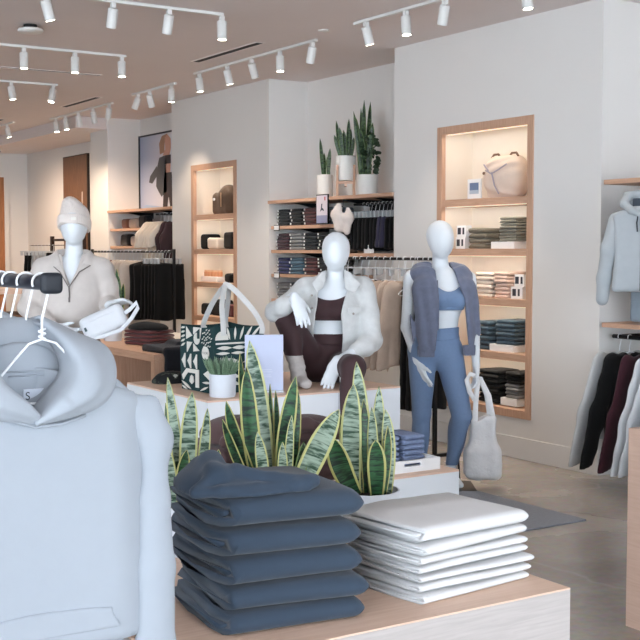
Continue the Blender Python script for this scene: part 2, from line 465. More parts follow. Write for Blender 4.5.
# ------------------------------------------------------------------ recessed oak niches
def niche(n, label, shelves):
    y0, y1, z0, z1 = n
    t = thing('wall_niche', label, 'shelving', (XW, (y0 + y1) / 2, z0), 0, 'lit oak niches in the right wall')
    hy = (y1 - y0) / 2; H = z1 - z0; F = 0.062; DEP = 0.36
    mb = MB(); mb.bb(DEP, DEP + 0.02, -hy, hy, 0, H); mb.bb(0.02, DEP, -hy, -hy + 0.012, 0, H); mb.bb(0.02, DEP, hy - 0.012, hy, 0, H)
    mb.bb(0.02, DEP, -hy, hy, H - 0.012, H)
    mb.build('lining', N_PAINT, t)
    mb = MB(); mb.bb(-0.012, 0.03, -hy, -hy + F, 0, H); mb.bb(-0.012, 0.03, hy - F, hy, 0, H)
    mb.bb(-0.012, 0.03, -hy + F, hy - F, H - F, H); mb.bb(-0.012, 0.03, -hy + F, hy - F, 0, F)
    mb.bb(0.03, DEP, -hy + 0.012, hy - 0.012, 0.03, F)
    mb.build('frame', OAK_Z, t, bevel=0.002)
    for z in shelves:
        MB().bb(-0.006, DEP, -hy + F, hy - F, z - z0 - 0.055, z - z0).build('shelf', OAK_Y, t, bevel=0.002)
        MB().bb(0.035, 0.05, -hy + F + 0.02, hy - F - 0.02, z - z0 - 0.061, z - z0 - 0.0555).build('led_strip', LED, t)
    MB().bb(0.035, 0.05, -hy + F + 0.02, hy - F - 0.02, H - F - 0.006, H - F - 0.0005).build('led_strip', LED, t)
    mb = MB()
    for z in list(shelves) + [z1 - F]:
        L = bpy.data.lights.new('niche light', 'AREA'); L.shape = 'RECTANGLE'; L.size = 0.02; L.size_y = 2 * hy - 0.2; L.energy = LED_W; L.color = (1.0, 0.87, 0.72)
        lo = bpy.data.objects.new('niche_light', L); COL.objects.link(lo); lo.parent = t
        lo.location = (0.045, 0, z - z0 - 0.066 if z != z1 - F else H - F - 0.010); lo.rotation_euler = (0, math.radians(-20), 0)
    return t
LED_W = 1.5
NS = [2.01, 1.61, 1.22, 0.80]
niche(N1, 'tall lit oak niche of folded clothes behind the mannequin in blue', NS)
niche(N2, 'tall lit oak niche behind the patterned tote, further down the wall', [2.0, 1.61, 1.235, 0.85])

# ------------------------------------------------------------------ ceiling fittings
def track(name, label, p0, p1, heads, energy, tint=(1.0, 0.88, 0.76), cone=78):
    """heads: list of (x, y, tilt_x, tilt_y, lit)"""
    t = thing('track_light', label, 'light', ((p0[0] + p1[0]) / 2, (p0[1] + p1[1]) / 2, CEIL), 0, 'white track lights on the ceiling')
    cx, cy = (p0[0] + p1[0]) / 2, (p0[1] + p1[1]) / 2
    dx, dy = abs(p1[0] - p0[0]) / 2, abs(p1[1] - p0[1]) / 2
    MB().bb(-max(dx, 0.017), max(dx, 0.017), -max(dy, 0.017), max(dy, 0.017), -0.022, -0.0005).build('rail', LAMPW, t, bevel=0.003)
    for (x, y, tx, ty, lit) in heads:
        bx, by = x - cx, y - cy
        mb = MB(); mb.bb(bx - 0.016, bx + 0.016, by - 0.016, by + 0.016, -0.055, -0.0225); mb.cyl((bx, by, -0.056), (bx, by, -0.075), 0.009, 10)
        hd = None
        d = Vector((tx, ty, -1)).normalized()
        a = Vector((bx, by, -0.072)) - d * 0.012; b = a + d * 0.135
        q = MB(); q.tube([a, a + d * 0.004, b - d * 0.002, b], [0.033, 0.036, 0.036, 0.034], 20)
        hd = q.build('spotlight_head', LAMPW, t, smooth=True)
        mb.build('adaptor', LAMPW, hd)
        MB().tube([b + d * 0.0004, b + d * 0.0012], [0.029, 0.029], 20).build('lens', GLOW if lit else WHITE, hd, smooth=True)
        L = bpy.data.lights.new('spot', 'SPOT'); L.energy = energy; L.color = tint; L.spot_size = math.radians(cone); L.spot_blend = 0.7; L.shadow_soft_size = 0.03
        lo = bpy.data.objects.new('spot_lamp', L); COL.objects.link(lo); lo.parent = hd
        lo.location = b + d * 0.01; lo.rotation_euler = d.to_track_quat('-Z', 'Y').to_euler()
SP = 32.0
track('a', 'white track light nearest the camera with four heads', (2.3, 7.84), (4.18, 7.84), [(2.82, 7.84, 0.3, 0.05, 1), (3.31, 7.84, 0, 0.35, 0), (3.74, 7.84, 0, 0.35, 0), (4.17, 7.84, 0, -0.02, 1)], SP)
track('b', 'white track light in the second row, ending above the beanie mannequin', (2.6, 9.98), (4.33, 9.98), [(2.9, 9.98, 0, 0, 1), (3.39, 9.98, 0, 0, 1), (3.85, 9.98, 0, 0, 1), (4.29, 9.98, 0, -0.03, 1)], SP)
track('c', 'short white track light in the third row at the left', (3.2, 12.1), (4.47, 12.1), [(3.97, 12.1, 0.15, 0, 1), (4.42, 12.1, -0.22, -0.1, 1)], SP * 1.5, (1.0, 0.78, 0.58))
track('d', 'white track light along the wall above the tall lit niche by the poster bay', (5.33, 10.6), (5.33, 8.36), [(5.33, 10.5, 0.1, 0, 1), (5.33, 9.92, 0.25, 0, 1), (5.33, 9.45, 0.45, 0.2, 0), (5.33, 8.95, 0, -0.05, 1), (5.33, 8.42, 0.02, 0.35, 0)], SP)
track('e', 'white track light along the wall at top right, nearest the lit niche', (5.2, 7.6), (5.2, 5.0), [(5.2, 7.45, 0.3, 0, 1), (5.2, 6.95, 0.02, -0.05, 1), (5.2, 6.5, 0.02, 0.3, 0), (5.3, 5.79, 0.05, -0.1, 1)], SP)
track('f', 'short white track light in front of the poster bay', (5.46, 12.4), (5.46, 11.3), [(5.46, 12.25, -0.35, 0.2, 0), (5.46, 11.95, 0.35, 0.2, 0), (5.46, 11.4, 0, 0, 1)], SP * 1.5, (1.0, 0.78, 0.58))
track('g', 'white track light over the far black clothes rack', (5.55, 15.3), (5.55, 13.2), [(5.55, 15.1, 0.1, -0.05, 1), (5.55, 14.75, 0.1, -0.1, 1), (5.55, 14.3, 0.3, 0.1, 0), (5.55, 13.8, 0.25, 0.2, 0), (5.55, 13.3, 0.0, 0.3, 0)], SP * 1.2, (1.0, 0.78, 0.58), 110)
track('h', 'furthest white track light, by the doorway', (5.25, 18.3), (5.25, 15.9), [(5.25, 17.9, 0.25, 0, 1), (5.25, 17.1, 0.25, 0, 1), (5.25, 16.2, 0.25, 0, 1)], SP * 2.6, (1.0, 0.74, 0.54), 150)
def vent(label, x0, x1, y0, y1):
    t = thing('slot_vent', label, 'vent', ((x0 + x1) / 2, (y0 + y1) / 2, CEIL), 0, 'black slot vents in the ceiling')
    hx, hy = (x1 - x0) / 2, (y1 - y0) / 2
    mb = MB(); mb.bb(-hx - 0.012, hx + 0.012, -hy - 0.012, -hy, -0.006, -0.0005); mb.bb(-hx - 0.012, hx + 0.012, hy, hy + 0.012, -0.006, -0.0005)
    mb.bb(-hx - 0.012, -hx, -hy, hy, -0.006, -0.0005); mb.bb(hx, hx + 0.012, -hy, hy, -0.006, -0.0005); mb.build('frame', C_PAINT, t)
    MB().bb(-hx, hx, -hy, hy, -0.003, -0.0005).build('slot', SLOT, t)
vent('long black slot vent nearest the middle of the ceiling', 4.99, 5.06, 8.76, 9.97)
vent('black slot vent further back on the ceiling, above the poster bay', 5.2, 5.27, 12.86, 13.96)
vent('long thin slot vent running across the ceiling at the left', 3.3, 4.6, 11.22, 11.27)
vent('short slot vent over the far rack at the left edge', 5.0, 5.06, 15.7, 16.6)
t = thing('smoke_detector', 'round white ceiling disc at top left, hanging a little below the ceiling', 'smoke detector', (3.13, 9.05, CEIL))
MB().lathe([(0.05, -0.03), (0.052, -0.0005)], 24).build('neck', SLOT, t, smooth=True)
MB().lathe([(0.0001, -0.062), (0.085, -0.06), (0.098, -0.05), (0.1, -0.04), (0.09, -0.0305), (0.0001, -0.030)], 32).build('cover', LAMPW, t, smooth=True)
o = MB().lathe([(0.0001, -0.012), (0.04, -0.01), (0.047, -0.0005), (0.0001, -0.0005)], 24).build('sprinkler_cover', LAMPW, smooth=True, loc=(5.17, 8.0, CEIL)); tag(o, 'small flat white disc on the ceiling between two wall tracks', 'sprinkler')
t = thing('dome_camera', 'small dark dome camera on the ceiling at far left', 'security camera', (5.86, 18.6, 3.2))
MB().lathe([(0.06, -0.03), (0.07, -0.0005)], 20).build('mount', LAMPW, t, smooth=True)
MB().lathe([(0.0001, -0.085), (0.03, -0.078), (0.048, -0.058), (0.052, -0.0305)], 20).build('dome', SLOT, t, smooth=True)

# ------------------------------------------------------------------ daylight through the storefront
w = bpy.data.worlds.new('sky'); SC.world = w; w.use_nodes = True
bg = w.node_tree.nodes['Background']; bg.inputs['Color'].default_value = (0.79, 0.89, 1.0, 1); bg.inputs['Strength'].default_value = 8.4
def portal(loc, rot, sx, sy):
    L = bpy.data.lights.new('window portal', 'AREA'); L.shape = 'RECTANGLE'; L.size = sx; L.size_y = sy; L.cycles.is_portal = True
    o = bpy.data.objects.new('window_portal', L); COL.objects.link(o); o.location = loc; o.rotation_euler = rot
portal((-0.3, -8.12, 1.6), (PI / 2, 0, PI), 12.6, 3.0)   # lets the sky in from the street side
portal((-7.12, 0.0, 1.6), (PI / 2, 0, PI / 2), 12.0, 3.0)

# ------------------------------------------------------------------ camera
cam = bpy.data.cameras.new('camera'); co = bpy.data.objects.new('camera', cam); COL.objects.link(co)
co.location = (0, 0, CAM_Z); co.rotation_euler = (PI / 2 - math.atan(70 / 1180.0), 0, -YAW)
cam.sensor_width = 36; cam.lens = 36 * 1180.0 / 640; cam.clip_start = 0.02; cam.clip_end = 100
SC.camera = co
SC.view_settings.view_transform = 'Standard'; SC.view_settings.look = 'None'; SC.view_settings.gamma = 1.0
SC.view_settings.use_curve_mapping = False
SC.view_settings.exposure = 0.2
# ------------------------------------------------------------------ mannequins (local frame: x to the right of the photo, y away, z up)
SKIN = mat('matte white mannequin', (226, 231, 235), 0.45, spec=0.45)
def hand(F, w, fd, nrm, side, L=0.17, curl=0.25, spread=0.10, k=0.006, fr=0.0085):
    """palm, four unequal bent fingers and a thumb; fd finger direction, nrm towards the palm side, side towards the thumb"""
    w = np.array(w, float); fd = vn(fd); nrm = np.array(nrm, float); nrm = vn(nrm - fd * (nrm @ fd)); side = np.array(side, float)
    side = vn(side - fd * (side @ fd) - nrm * (side @ nrm))
    s = L / 0.17
    F.cone(w - fd * 0.02, w + fd * 0.03 * s, 0.024 * s, 0.032 * s, 0.015, (nrm, 0.62))
    F.cone(w + fd * 0.03 * s, w + fd * 0.078 * s, 0.034 * s, 0.037 * s, 0.012, (nrm, 0.42))
    for i, (o, ln) in enumerate([(0.027, 0.072), (0.009, 0.082), (-0.009, 0.077), (-0.026, 0.060)]):
        a = w + fd * 0.078 * s + side * o * s
        d = vn(fd + side * spread * (1.5 - i) * 0.6)
        c = curl * (1 + 0.12 * i)
        d1 = vn(d * math.cos(c * 0.5) + nrm * math.sin(c * 0.5)); d2 = vn(d * math.cos(c * 1.4) + nrm * math.sin(c * 1.4)); d3 = vn(d * math.cos(c * 2.2) + nrm * math.sin(c * 2.2))
        p1 = a + d1 * ln * 0.45 * s; p2 = p1 + d2 * ln * 0.32 * s; p3 = p2 + d3 * ln * 0.23 * s
        F.cone(a - d * 0.02 * s, p1, fr * 1.05 * s, fr * s, k); F.cone(p1, p2, fr * s, fr * 0.92 * s, k); F.cone(p2, p3, fr * 0.92 * s, fr * 0.8 * s, k)
    t0 = w + fd * 0.018 * s + side * 0.022 * s
    t1 = t0 + vn(fd * 0.75 + side * 0.65 + nrm * 0.3) * 0.045 * s; t2 = t1 + vn(fd * 0.95 + side * 0.3 + nrm * 0.35) * 0.032 * s
    F.cone(t0, t1, 0.014 * s, fr * 1.15 * s, 0.01); F.cone(t1, t2, fr * 1.15 * s, fr * 0.95 * s, k)
def egg_head(F, c, w, h, yaw=0.0):
    """smooth faceless head with a defined jaw; c centre, w half width, h half height"""
    cy, sy = math.cos(yaw), math.sin(yaw)
    R = np.array([[cy, -sy, 0], [sy, cy, 0], [0, 0, 1]])
    f = R @ np.array([0, -1, 0])
    c = np.array(c, float)
    H = F.copy(); H.f[:] = 0.2
    H.ell(c + (0, 0, h * 0.20) - f * 0.010, (w, w * 1.14, h * 0.80), 0, R)
    H.ell(c + f * 0.020 - np.array([0, 0, h * 0.36]), (w * 0.78, w * 0.80, h * 0.66), 0.05, R)
    H.ell(c + f * (w * 0.92) - np.array([0, 0, h * 0.05]), (w * 0.32, w * 0.22, h * 0.46), 0.05, R)
    k = 0.014; q = np.maximum(k - np.abs(F.f - H.f), 0) / k
    F.f = np.minimum(F.f, H.f) - q * q * k * 0.25
# ---- standing mannequin in blue
def mannequin_blue():
    D = 7.9; s = D / 1180.0; bx, by = spot_at(440, D)
    X = lambda px: (px - 440) * s
    Zp = lambda py: CAM_Z - (py - 250) * s
    t = thing('mannequin', 'standing white mannequin in blue sports bra and leggings, velour jacket over its shoulders', 'mannequin', (bx, by, 0), -YAW)
    F = Field((-0.36, -0.34, 0.015), (0.40, 0.30, 1.84), 0.0065)
    F.ell((-0.03, 0.0, 0.945), (0.172, 0.118, 0.125), 0.04)
    F.ell((-0.0, 0.0, 1.10), (0.122, 0.088, 0.13), 0.06)
    F.ell((0.03, 0.0, 1.27), (0.135, 0.098, 0.15), 0.06)
    F.cone((-0.15, 0.0, 1.425), (0.165, 0.02, 1.415), 0.05, 0.05, 0.07)
    F.ell((0.01, 0.005, 1.38), (0.12, 0.075, 0.09), 0.05)
    F.ell((-0.005, -0.085, 1.275), (0.06, 0.055, 0.058), 0.035); F.ell((0.11, -0.072, 1.27), (0.056, 0.055, 0.058), 0.035)
    F.cone((0.005, 0.012, 1.42), (0.0, 0.012, 1.60), 0.060, 0.050, 0.03)
    egg_head(F, (0.0, -0.015, 1.672), 0.089, 0.126, 0.35)
    F.cone((-0.115, 0.0, 0.91), (-0.12, -0.015, 0.50), 0.094, 0.058, 0.03)
    F.cone((-0.12, -0.015, 0.50), (-0.127, 0.02, 0.10), 0.056, 0.034, 0.02); F.ell((-0.124, 0.012, 0.37), (0.05, 0.055, 0.13), 0.03)
    F.cone((-0.127, 0.02, 0.09), (-0.15, -0.13, 0.035), 0.034, 0.026, 0.03, ((0, 0, 1), 0.8)); F.ell((-0.126, 0.045, 0.045), (0.03, 0.04, 0.03), 0.02)
    F.cone((0.06, 0.0, 0.91), (0.145, -0.06, 0.49), 0.094, 0.062, 0.03)
    F.cone((0.145, -0.06, 0.49), (0.078, 0.03, 0.10), 0.058, 0.034, 0.02); F.ell((0.118, 0.005, 0.37), (0.054, 0.058, 0.13), 0.03)
    F.cone((0.078, 0.03, 0.09), (0.13, -0.11, 0.035), 0.034, 0.026, 0.03, ((0, 0, 1), 0.8)); F.ell((0.07, 0.05, 0.045), (0.03, 0.04, 0.03), 0.02)
    LEG = F.copy()
    F.cone((-0.195, 0.0, 1.415), (-0.222, 0.015, 1.08), 0.05, 0.038, 0.035); F.cone((-0.222, 0.015, 1.08), (-0.155, -0.06, 0.856), 0.038, 0.026, 0.012)
    hand(F, (-0.15, -0.064, 0.84), (0.42, -0.18, -0.9), (0.8, 0.4, 0.3), (0.3, -0.9, 0.1), 0.185, 0.14)
    F.cone((0.195, 0.02, 1.405), (0.235, 0.03, 1.07), 0.05, 0.038, 0.035); F.cone((0.235, 0.03, 1.07), (0.24, -0.05, 0.83), 0.038, 0.026, 0.012)
    hand(F, (0.24, -0.053, 0.815), (-0.05, -0.2, -1), (-0.9, -0.2, 0.1), (-0.1, -1, 0.2), 0.17, 0.42)
    F.build('body', SKIN, t)
    BLUE = mat('blue jersey', (112, 136, 170), 0.75, noise=(60, 0.04), bump=(400, 0.05), sheen=0.1)
    A, B, Cc = LEG.xyz()
    # leggings
    G = LEG.copy(); G.f -= 0.005; G.noise(0.0012, 40, 3); G.cut(np.maximum(Cc - (1.075 + 0.05 * A), 0.15 - Cc) + 0 * (A + B)); lg = G.build('leggings', BLUE, t)
    G = LEG.copy(); G.f -= 0.0085; G.cut(np.maximum(Cc - (1.08 + 0.05 * A), 1.0 + 0.05 * A - Cc) + 0 * (A + B)); G.build('waistband', BLUE, lg)
    # sports bra with a scooped neckline and straps
    G = LEG.copy(); G.f -= 0.006
    scoop = 1.325 + 6.0 * (A - 0.05) ** 2
    top = np.where(np.abs(A - 0.045) > 0.088, 1.47, np.minimum(scoop, 1.45))
    arm = np.abs(A - 0.035) - (0.152 - 0.25 * np.clip(Cc - 1.27, 0, 0.2))
    G.cut(np.maximum(np.maximum(Cc - top, 1.205 - Cc), arm) + 0 * B); br = G.build('sports_bra', BLUE, t)
    G = LEG.copy(); G.f -= 0.0085; G.cut(np.maximum(Cc - 1.222, 1.20 - Cc) + 0 * (A + B)); G.build('under_band', BLUE, br)
    # velour jacket hung over the shoulders, empty sleeves falling in front
    VEL = mat('grey violet velour', (106, 112, 132), 0.95, noise=(26, 0.10), bump=(160, 0.25), sheen=0.25)
    J = Field((-0.36, -0.30, 0.70), (0.40, 0.30, 1.60), 0.006)
    J.path([(-0.02, 0.085, 1.47), (-0.10, 0.05, 1.475), (-0.145, 0.01, 1.462), (-0.172, -0.01, 1.435)], [0.03, 0.036, 0.038, 0.036], 0.04)
    J.path([(0.0, 0.085, 1.47), (0.09, 0.06, 1.475), (0.145, 0.03, 1.455), (0.185, 0.01, 1.415)], [0.03, 0.036, 0.038, 0.038], 0.04)
    J.ell((0.0, 0.12, 1.25), (0.15, 0.045, 0.26), 0.05)
    fl = ((0.30, 1, 0), 0.30); fr = ((-0.45, 1, 0), 0.30)
    J.path([(-0.075, 0.0, 1.50), (-0.105, -0.075, 1.435), (-0.112, -0.125, 1.34), (-0.105, -0.15, 1.22), (-0.10, -0.15, 1.08), (-0.105, -0.145, 0.90)], [0.022, 0.050, 0.066, 0.066, 0.062, 0.052], 0.035, fl)
    J.path([(0.058, 0.0, 1.50), (0.115, -0.05, 1.435), (0.158, -0.085, 1.34), (0.172, -0.09, 1.22), (0.180, -0.085, 1.08), (0.19, -0.08, 0.90)], [0.02, 0.044, 0.056, 0.054, 0.050, 0.044], 0.035, fr)
    X3, Y3, Z3 = J.xyz()
    fold = np.sin(95 * (X3 + 0.06 * Z3) + 1.5 * np.sin(5 * Z3)) * np.clip((1.42 - Z3) * 4, 0, 1)
    J.f += (0.0045 * fold + 0.0028 * sn(X3, Y3, Z3, 5, 28)).astype(np.float32)
    li = -0.045 + 0.10 * np.clip(1.52 - Z3, 0, 0.22)
    ri = np.where(Z3 > 1.265, 0.067 + (1.52 - Z3) * 0.34, 0.154 + (1.265 - Z3) * 0.10)
    J.cut(np.where(Y3 < 0.045, np.minimum(X3 - li, ri - X3), -0.05))
    J.cut(0.935 - Z3 + 0 * (X3 + Y3))
    jk = J.build('velour_jacket', VEL, t)
    MB().tube([(-0.030, -0.115, 1.40), (-0.030, -0.162, 1.28), (-0.032, -0.172, 1.12), (-0.045, -0.170, 0.97)], 0.004, 6).build('front_zip', mat('violet zip', (84, 90, 112), 0.5), jk)
    for (x, y, z, r) in ((-0.105, -0.146, 0.93, 0.059), (0.19, -0.081, 0.935, 0.050)):
        K = Field((x - 0.08, y - 0.08, z - 0.08), (x + 0.08, y + 0.08, z + 0.08), 0.005)
        K.cone((x, y, z + 0.03), (x, y, z - 0.03), r, r * 0.94, 0, ((0.3 if x < 0 else -0.45, 1, 0), 0.34)); a, b, c = K.xyz()
        K.f += (0.002 * np.sin(520 * a + 0 * b + 0 * c)).astype(np.float32); K.cut(np.abs(c - z) - 0.035 + 0 * (a + b)); K.build('cuff', VEL, jk)
    mb = MB(); mb.box((0.045, -0.02, 0.007), (0.38, 0.34, 0.012)); b = mb.build('base_plate', BLACKM, t, bevel=0.003)
    MB().cyl((0.15, 0.08, 0.0135), (0.13, 0.055, 0.30), 0.007, 10).build('support_rod', BLACKM, t, smooth=True)
    return t

# ---- seated mannequin on the plinth
def mannequin_seated():
    D = 7.15; s = D / 1180.0; bx, by = spot_at(335, D); P = 0.80
    t = thing('mannequin', 'seated white mannequin in grey overshirt and maroon set on the white plinth', 'mannequin', (bx, by, P), -YAW)
    sh = (0, 0, -P)
    Z = lambda py: CAM_Z - (py - 250) * s
    F = Field((-0.46, -0.74, 0.44), (0.32, 0.26, 1.74), 0.0065)
    F.ell((-0.05, 0.03, 0.90), (0.155, 0.125, 0.105), 0.04)
    F.ell((-0.045, 0.02, 1.05), (0.112, 0.088, 0.12), 0.06)
    F.ell((-0.025, 0.01, 1.23), (0.13, 0.098, 0.15), 0.06)
    F.cone((-0.15, 0.02, 1.365), (0.14, 0.02, 1.375), 0.05, 0.05, 0.07)
    F.ell((0.0, 0.01, 1.33), (0.115, 0.075, 0.09), 0.05)
    F.ell((-0.085, -0.07, 1.24), (0.058, 0.052, 0.056), 0.035); F.ell((0.03, -0.07, 1.24), (0.056, 0.052, 0.056), 0.035)
    F.cone((0.002, 0.017, 1.37), (0.004, 0.012, 1.53), 0.058, 0.048, 0.03)
    egg_head(F, (0.005, -0.015, 1.592), 0.084, 0.118, -0.12)
    kneeL = (-0.285, -0.21, 1.185); ankL = (-0.225, -0.25, 0.915)
    kneeR = (0.10, -0.44, 0.93); ankR = (0.063, -0.49, 0.55)
    def leg_l(G):
        G.cone((-0.12, 0.02, 0.89), kneeL, 0.092, 0.064, 0.03); G.cone(kneeL, ankL, 0.06, 0.036, 0.02); G.ell((-0.255, -0.205, 1.06), (0.052, 0.055, 0.11), 0.03)
    def leg_r(G):
        G.cone((0.02, 0.02, 0.885), kneeR, 0.092, 0.068, 0.03); G.cone(kneeR, ankR, 0.063, 0.036, 0.02); G.ell((0.085, -0.455, 0.78), (0.055, 0.056, 0.12), 0.03)
    def foot_l(G):
        G.cone(ankL, (-0.215, -0.25, 0.855), 0.036, 0.032, 0.02); G.cone((-0.215, -0.25, 0.845), (-0.17, -0.38, 0.828), 0.034, 0.024, 0.03, ((0, 0, 1), 0.8)); G.ell((-0.222, -0.225, 0.84), (0.03, 0.036, 0.028), 0.02)
    def foot_r(G):
        G.cone(ankR, (0.06, -0.485, 0.50), 0.036, 0.032, 0.02); G.cone((0.06, -0.49, 0.49), (0.06, -0.63, 0.472), 0.033, 0.024, 0.03, ((0, 0, 1), 0.8)); G.ell((0.06, -0.465, 0.485), (0.03, 0.036, 0.028), 0.02)
    TOR = F.copy()
    leg_l(F); leg_r(F); LEG = F.copy(); foot_l(F); foot_r(F)
    elbL = (-0.345, -0.20, 1.245); wrL = (-0.235, -0.335, 1.315)
    elbR = (0.205, -0.10, 1.04); wrR = (0.01, -0.32, 0.955)
    F.cone((-0.185, 0.02, 1.36), elbL, 0.048, 0.038, 0.03); F.cone(elbL, wrL, 0.037, 0.026, 0.012)
    hand(F, np.array(wrL) + (0.006, -0.01, 0.002), (0.30, -0.28, -0.9), (-0.3, 0.9, -0.3), (1, 0.1, 0.2), 0.185, 0.16)
    F.cone((0.175, 0.02, 1.365), elbR, 0.043, 0.036, 0.03); F.cone(elbR, wrR, 0.037, 0.026, 0.012)
    hand(F, np.array(wrR) + (-0.008, -0.01, -0.01), (-0.38, -0.2, -0.9), (0.2, 0.9, 0.1), (0.9, -0.1, -0.3), 0.185, 0.18)
    F.build('body', SKIN, t, sh)
    MAR = mat('maroon jersey', (58, 33, 36), 0.75, noise=(60, 0.05), bump=(400, 0.05), sheen=0.1)
    A, B, Cc = TOR.xyz()
    G = TOR.copy(); G.f[:] = 0.2; leg_l(G); G.cut(np.where(B < -0.165, 0.945 - Cc - 0.25 * (A + 0.22), -0.3))
    G2 = TOR.copy(); G2.f[:] = 0.2; leg_r(G2); G2.cut(0.63 - Cc + 0 * (A + B))
    G3 = TOR.copy(); G3.cut(Cc - 1.09 + 0 * (A + B))
    k = 0.03; h = np.maximum(k - np.abs(G.f - G2.f), 0) / k; u = np.minimum(G.f, G2.f) - h * h * k * 0.25
    h = np.maximum(k - np.abs(u - G3.f), 0) / k; u = np.minimum(u, G3.f) - h * h * k * 0.25
    G.f = (u - 0.005).astype(np.float32); G.noise(0.0012, 40, 3); lgg = G.build('leggings', MAR, t, sh)
    G = TOR.copy(); G.f -= 0.009; G.cut(np.abs(Cc - 1.06) - 0.033 + 0 * (A + B)); G.build('waistband', MAR, lgg, sh)
    G = TOR.copy(); G.f -= 0.006
    top = np.where(np.abs(A + 0.02) > 0.088, 1.43, np.minimum(1.300 + 3.0 * (A + 0.03) ** 2, 1.42))
    arm = np.abs(A + 0.035) - 0.105
    G.cut(np.maximum(np.maximum(Cc - top, 1.178 - Cc), arm) + 0 * B); br = G.build('sports_bra', MAR, t, sh)
    G = TOR.copy(); G.f -= 0.0085; G.cut(np.abs(Cc - 1.188) - 0.011 + 0 * (A + B)); G.build('under_band', MAR, br, sh)
    SOCK = mat('ribbed cream sock', (196, 190, 186), 0.95, noise=(80, 0.05), bump=(300, 0.2))
    for (ft, sl, top_) in ((foot_l, leg_l, 0.985), (foot_r, leg_r, 0.565)):
        G = TOR.copy(); G.f[:] = 0.2; sl(G); ft(G); G.f -= 0.008
        G.f += (0.0015 * np.sin(170 * Cc) + 0 * (A + B)).astype(np.float32); G.cut(np.maximum(Cc - top_, B + 0.165) + 0 * A); G.build('sock', SOCK, t, sh)
    # overshirt, worn open
    SHIRT = mat('pale grey wool', (208, 209, 208), 0.95, noise=(30, 0.06), bump=(220, 0.25), sheen=0.2)
    J = Field((-0.48, -0.50, 0.78), (0.36, 0.30, 1.52), 0.0065)
    J.ell((-0.02, 0.015, 1.21), (0.195, 0.174, 0.22), 0.05); J.ell((-0.01, 0.03, 0.98), (0.195, 0.15, 0.19), 0.06)
    J.cone((-0.165, 0.03, 1.365), (0.155, 0.03, 1.375), 0.066, 0.066, 0.06)
    J.cone((-0.055, 0.03, 1.43), (0.065, 0.03, 1.43), 0.045, 0.045, 0.04)
    J.path([(-0.185, 0.02, 1.36), (-0.29, -0.09, 1.27), (-0.355, -0.20, 1.235), (-0.31, -0.26, 1.268), (-0.275, -0.295, 1.285)], [0.068, 0.058, 0.056, 0.052, 0.046], 0.03)
    J.path([(0.175, 0.02, 1.365), (0.205, -0.02, 1.22), (0.215, -0.08, 1.06), (0.18, -0.145, 1.025), (0.12, -0.20, 1.005)], [0.068, 0.063, 0.062, 0.054, 0.046], 0.03)
    J.noise(0.006, 30, 9); J.noise(0.004, 62, 4)
    a, b, c = J.xyz()
    opening = 0.082 + 0.006 * np.sin(c * 19) - np.abs(a + 0.042 - 0.20 * np.clip(c - 1.22, 0, 1))
    opening = np.where((b < 0.02) & (np.abs(a) < 0.16), opening, -0.05)
    neck = 0.062 - np.sqrt((a - 0.003) ** 2 + (b + 0.005) ** 2)
    neck = np.where(c > 1.30, neck, -0.05)
    J.cut(np.maximum(opening, neck))
    # hollow, so the torso shows inside the open front
    inner = F.copy(); ia = np.searchsorted(inner.ax[0], J.ax[0][0])
    def resample(FF, JJ):
        ix = [np.clip(np.round((JJ.ax[i] - FF.lo[i]) / FF.h).astype(int), 0, len(FF.ax[i]) - 1) for i in range(3)]
        return FF.f[np.ix_(*ix)]
    J.cut(0.003 - resample(TOR, J))
    jk = J.build('overshirt', SHIRT, t, sh)
    def plate(name, pts, th, par, m, rad=0.006, k=0.0):
        lo = np.min(pts, 0) - 0.05; hi = np.max(pts, 0) + 0.05
        K = Field(lo, hi, 0.005); K.path([tuple(p) for p in pts], [th] * len(pts), 0.012); return K.build(name, m, par, sh)
    # collar points, cuff rolls, chest pocket flap and buttons
    def collar(pts, name='collar'):
        mb = MB(); mb.prism([(x, y, z - P) for x, y, z in pts], (0, -0.007, 0.001)); return mb.build(name, SHIRT, jk, bevel=0.003, smooth=True)
    collar([(0.055, -0.01, 1.480), (0.078, -0.050, 1.472), (0.150, -0.088, 1.395), (0.118, -0.125, 1.345), (0.062, -0.115, 1.365), (0.055, -0.06, 1.42)])
    collar([(-0.052, -0.01, 1.480), (-0.072, -0.050, 1.472), (-0.140, -0.088, 1.40), (-0.112, -0.12, 1.35), (-0.075, -0.11, 1.37), (-0.058, -0.06, 1.42)])
    mb = MB(); mb.prism([(0.070, -0.137, 1.262 - P), (0.150, -0.105, 1.262 - P), (0.150, -0.107, 1.225 - P), (0.110, -0.125, 1.208 - P), (0.070, -0.140, 1.225 - P)], (0, -0.014, 0)); mb.build('pocket_flap', SHIRT, jk, bevel=0.003)
    for (x, y, z) in ((-0.140, -0.112, 1.33), (-0.138, -0.128, 1.255), (0.108, -0.141, 1.222)):
        MB().cyl((x, y, z - P), (x, y - 0.006, z - P), 0.007, 10).build('button', mat('taupe button', (150, 140, 132), 0.4), jk, smooth=True)
    return t

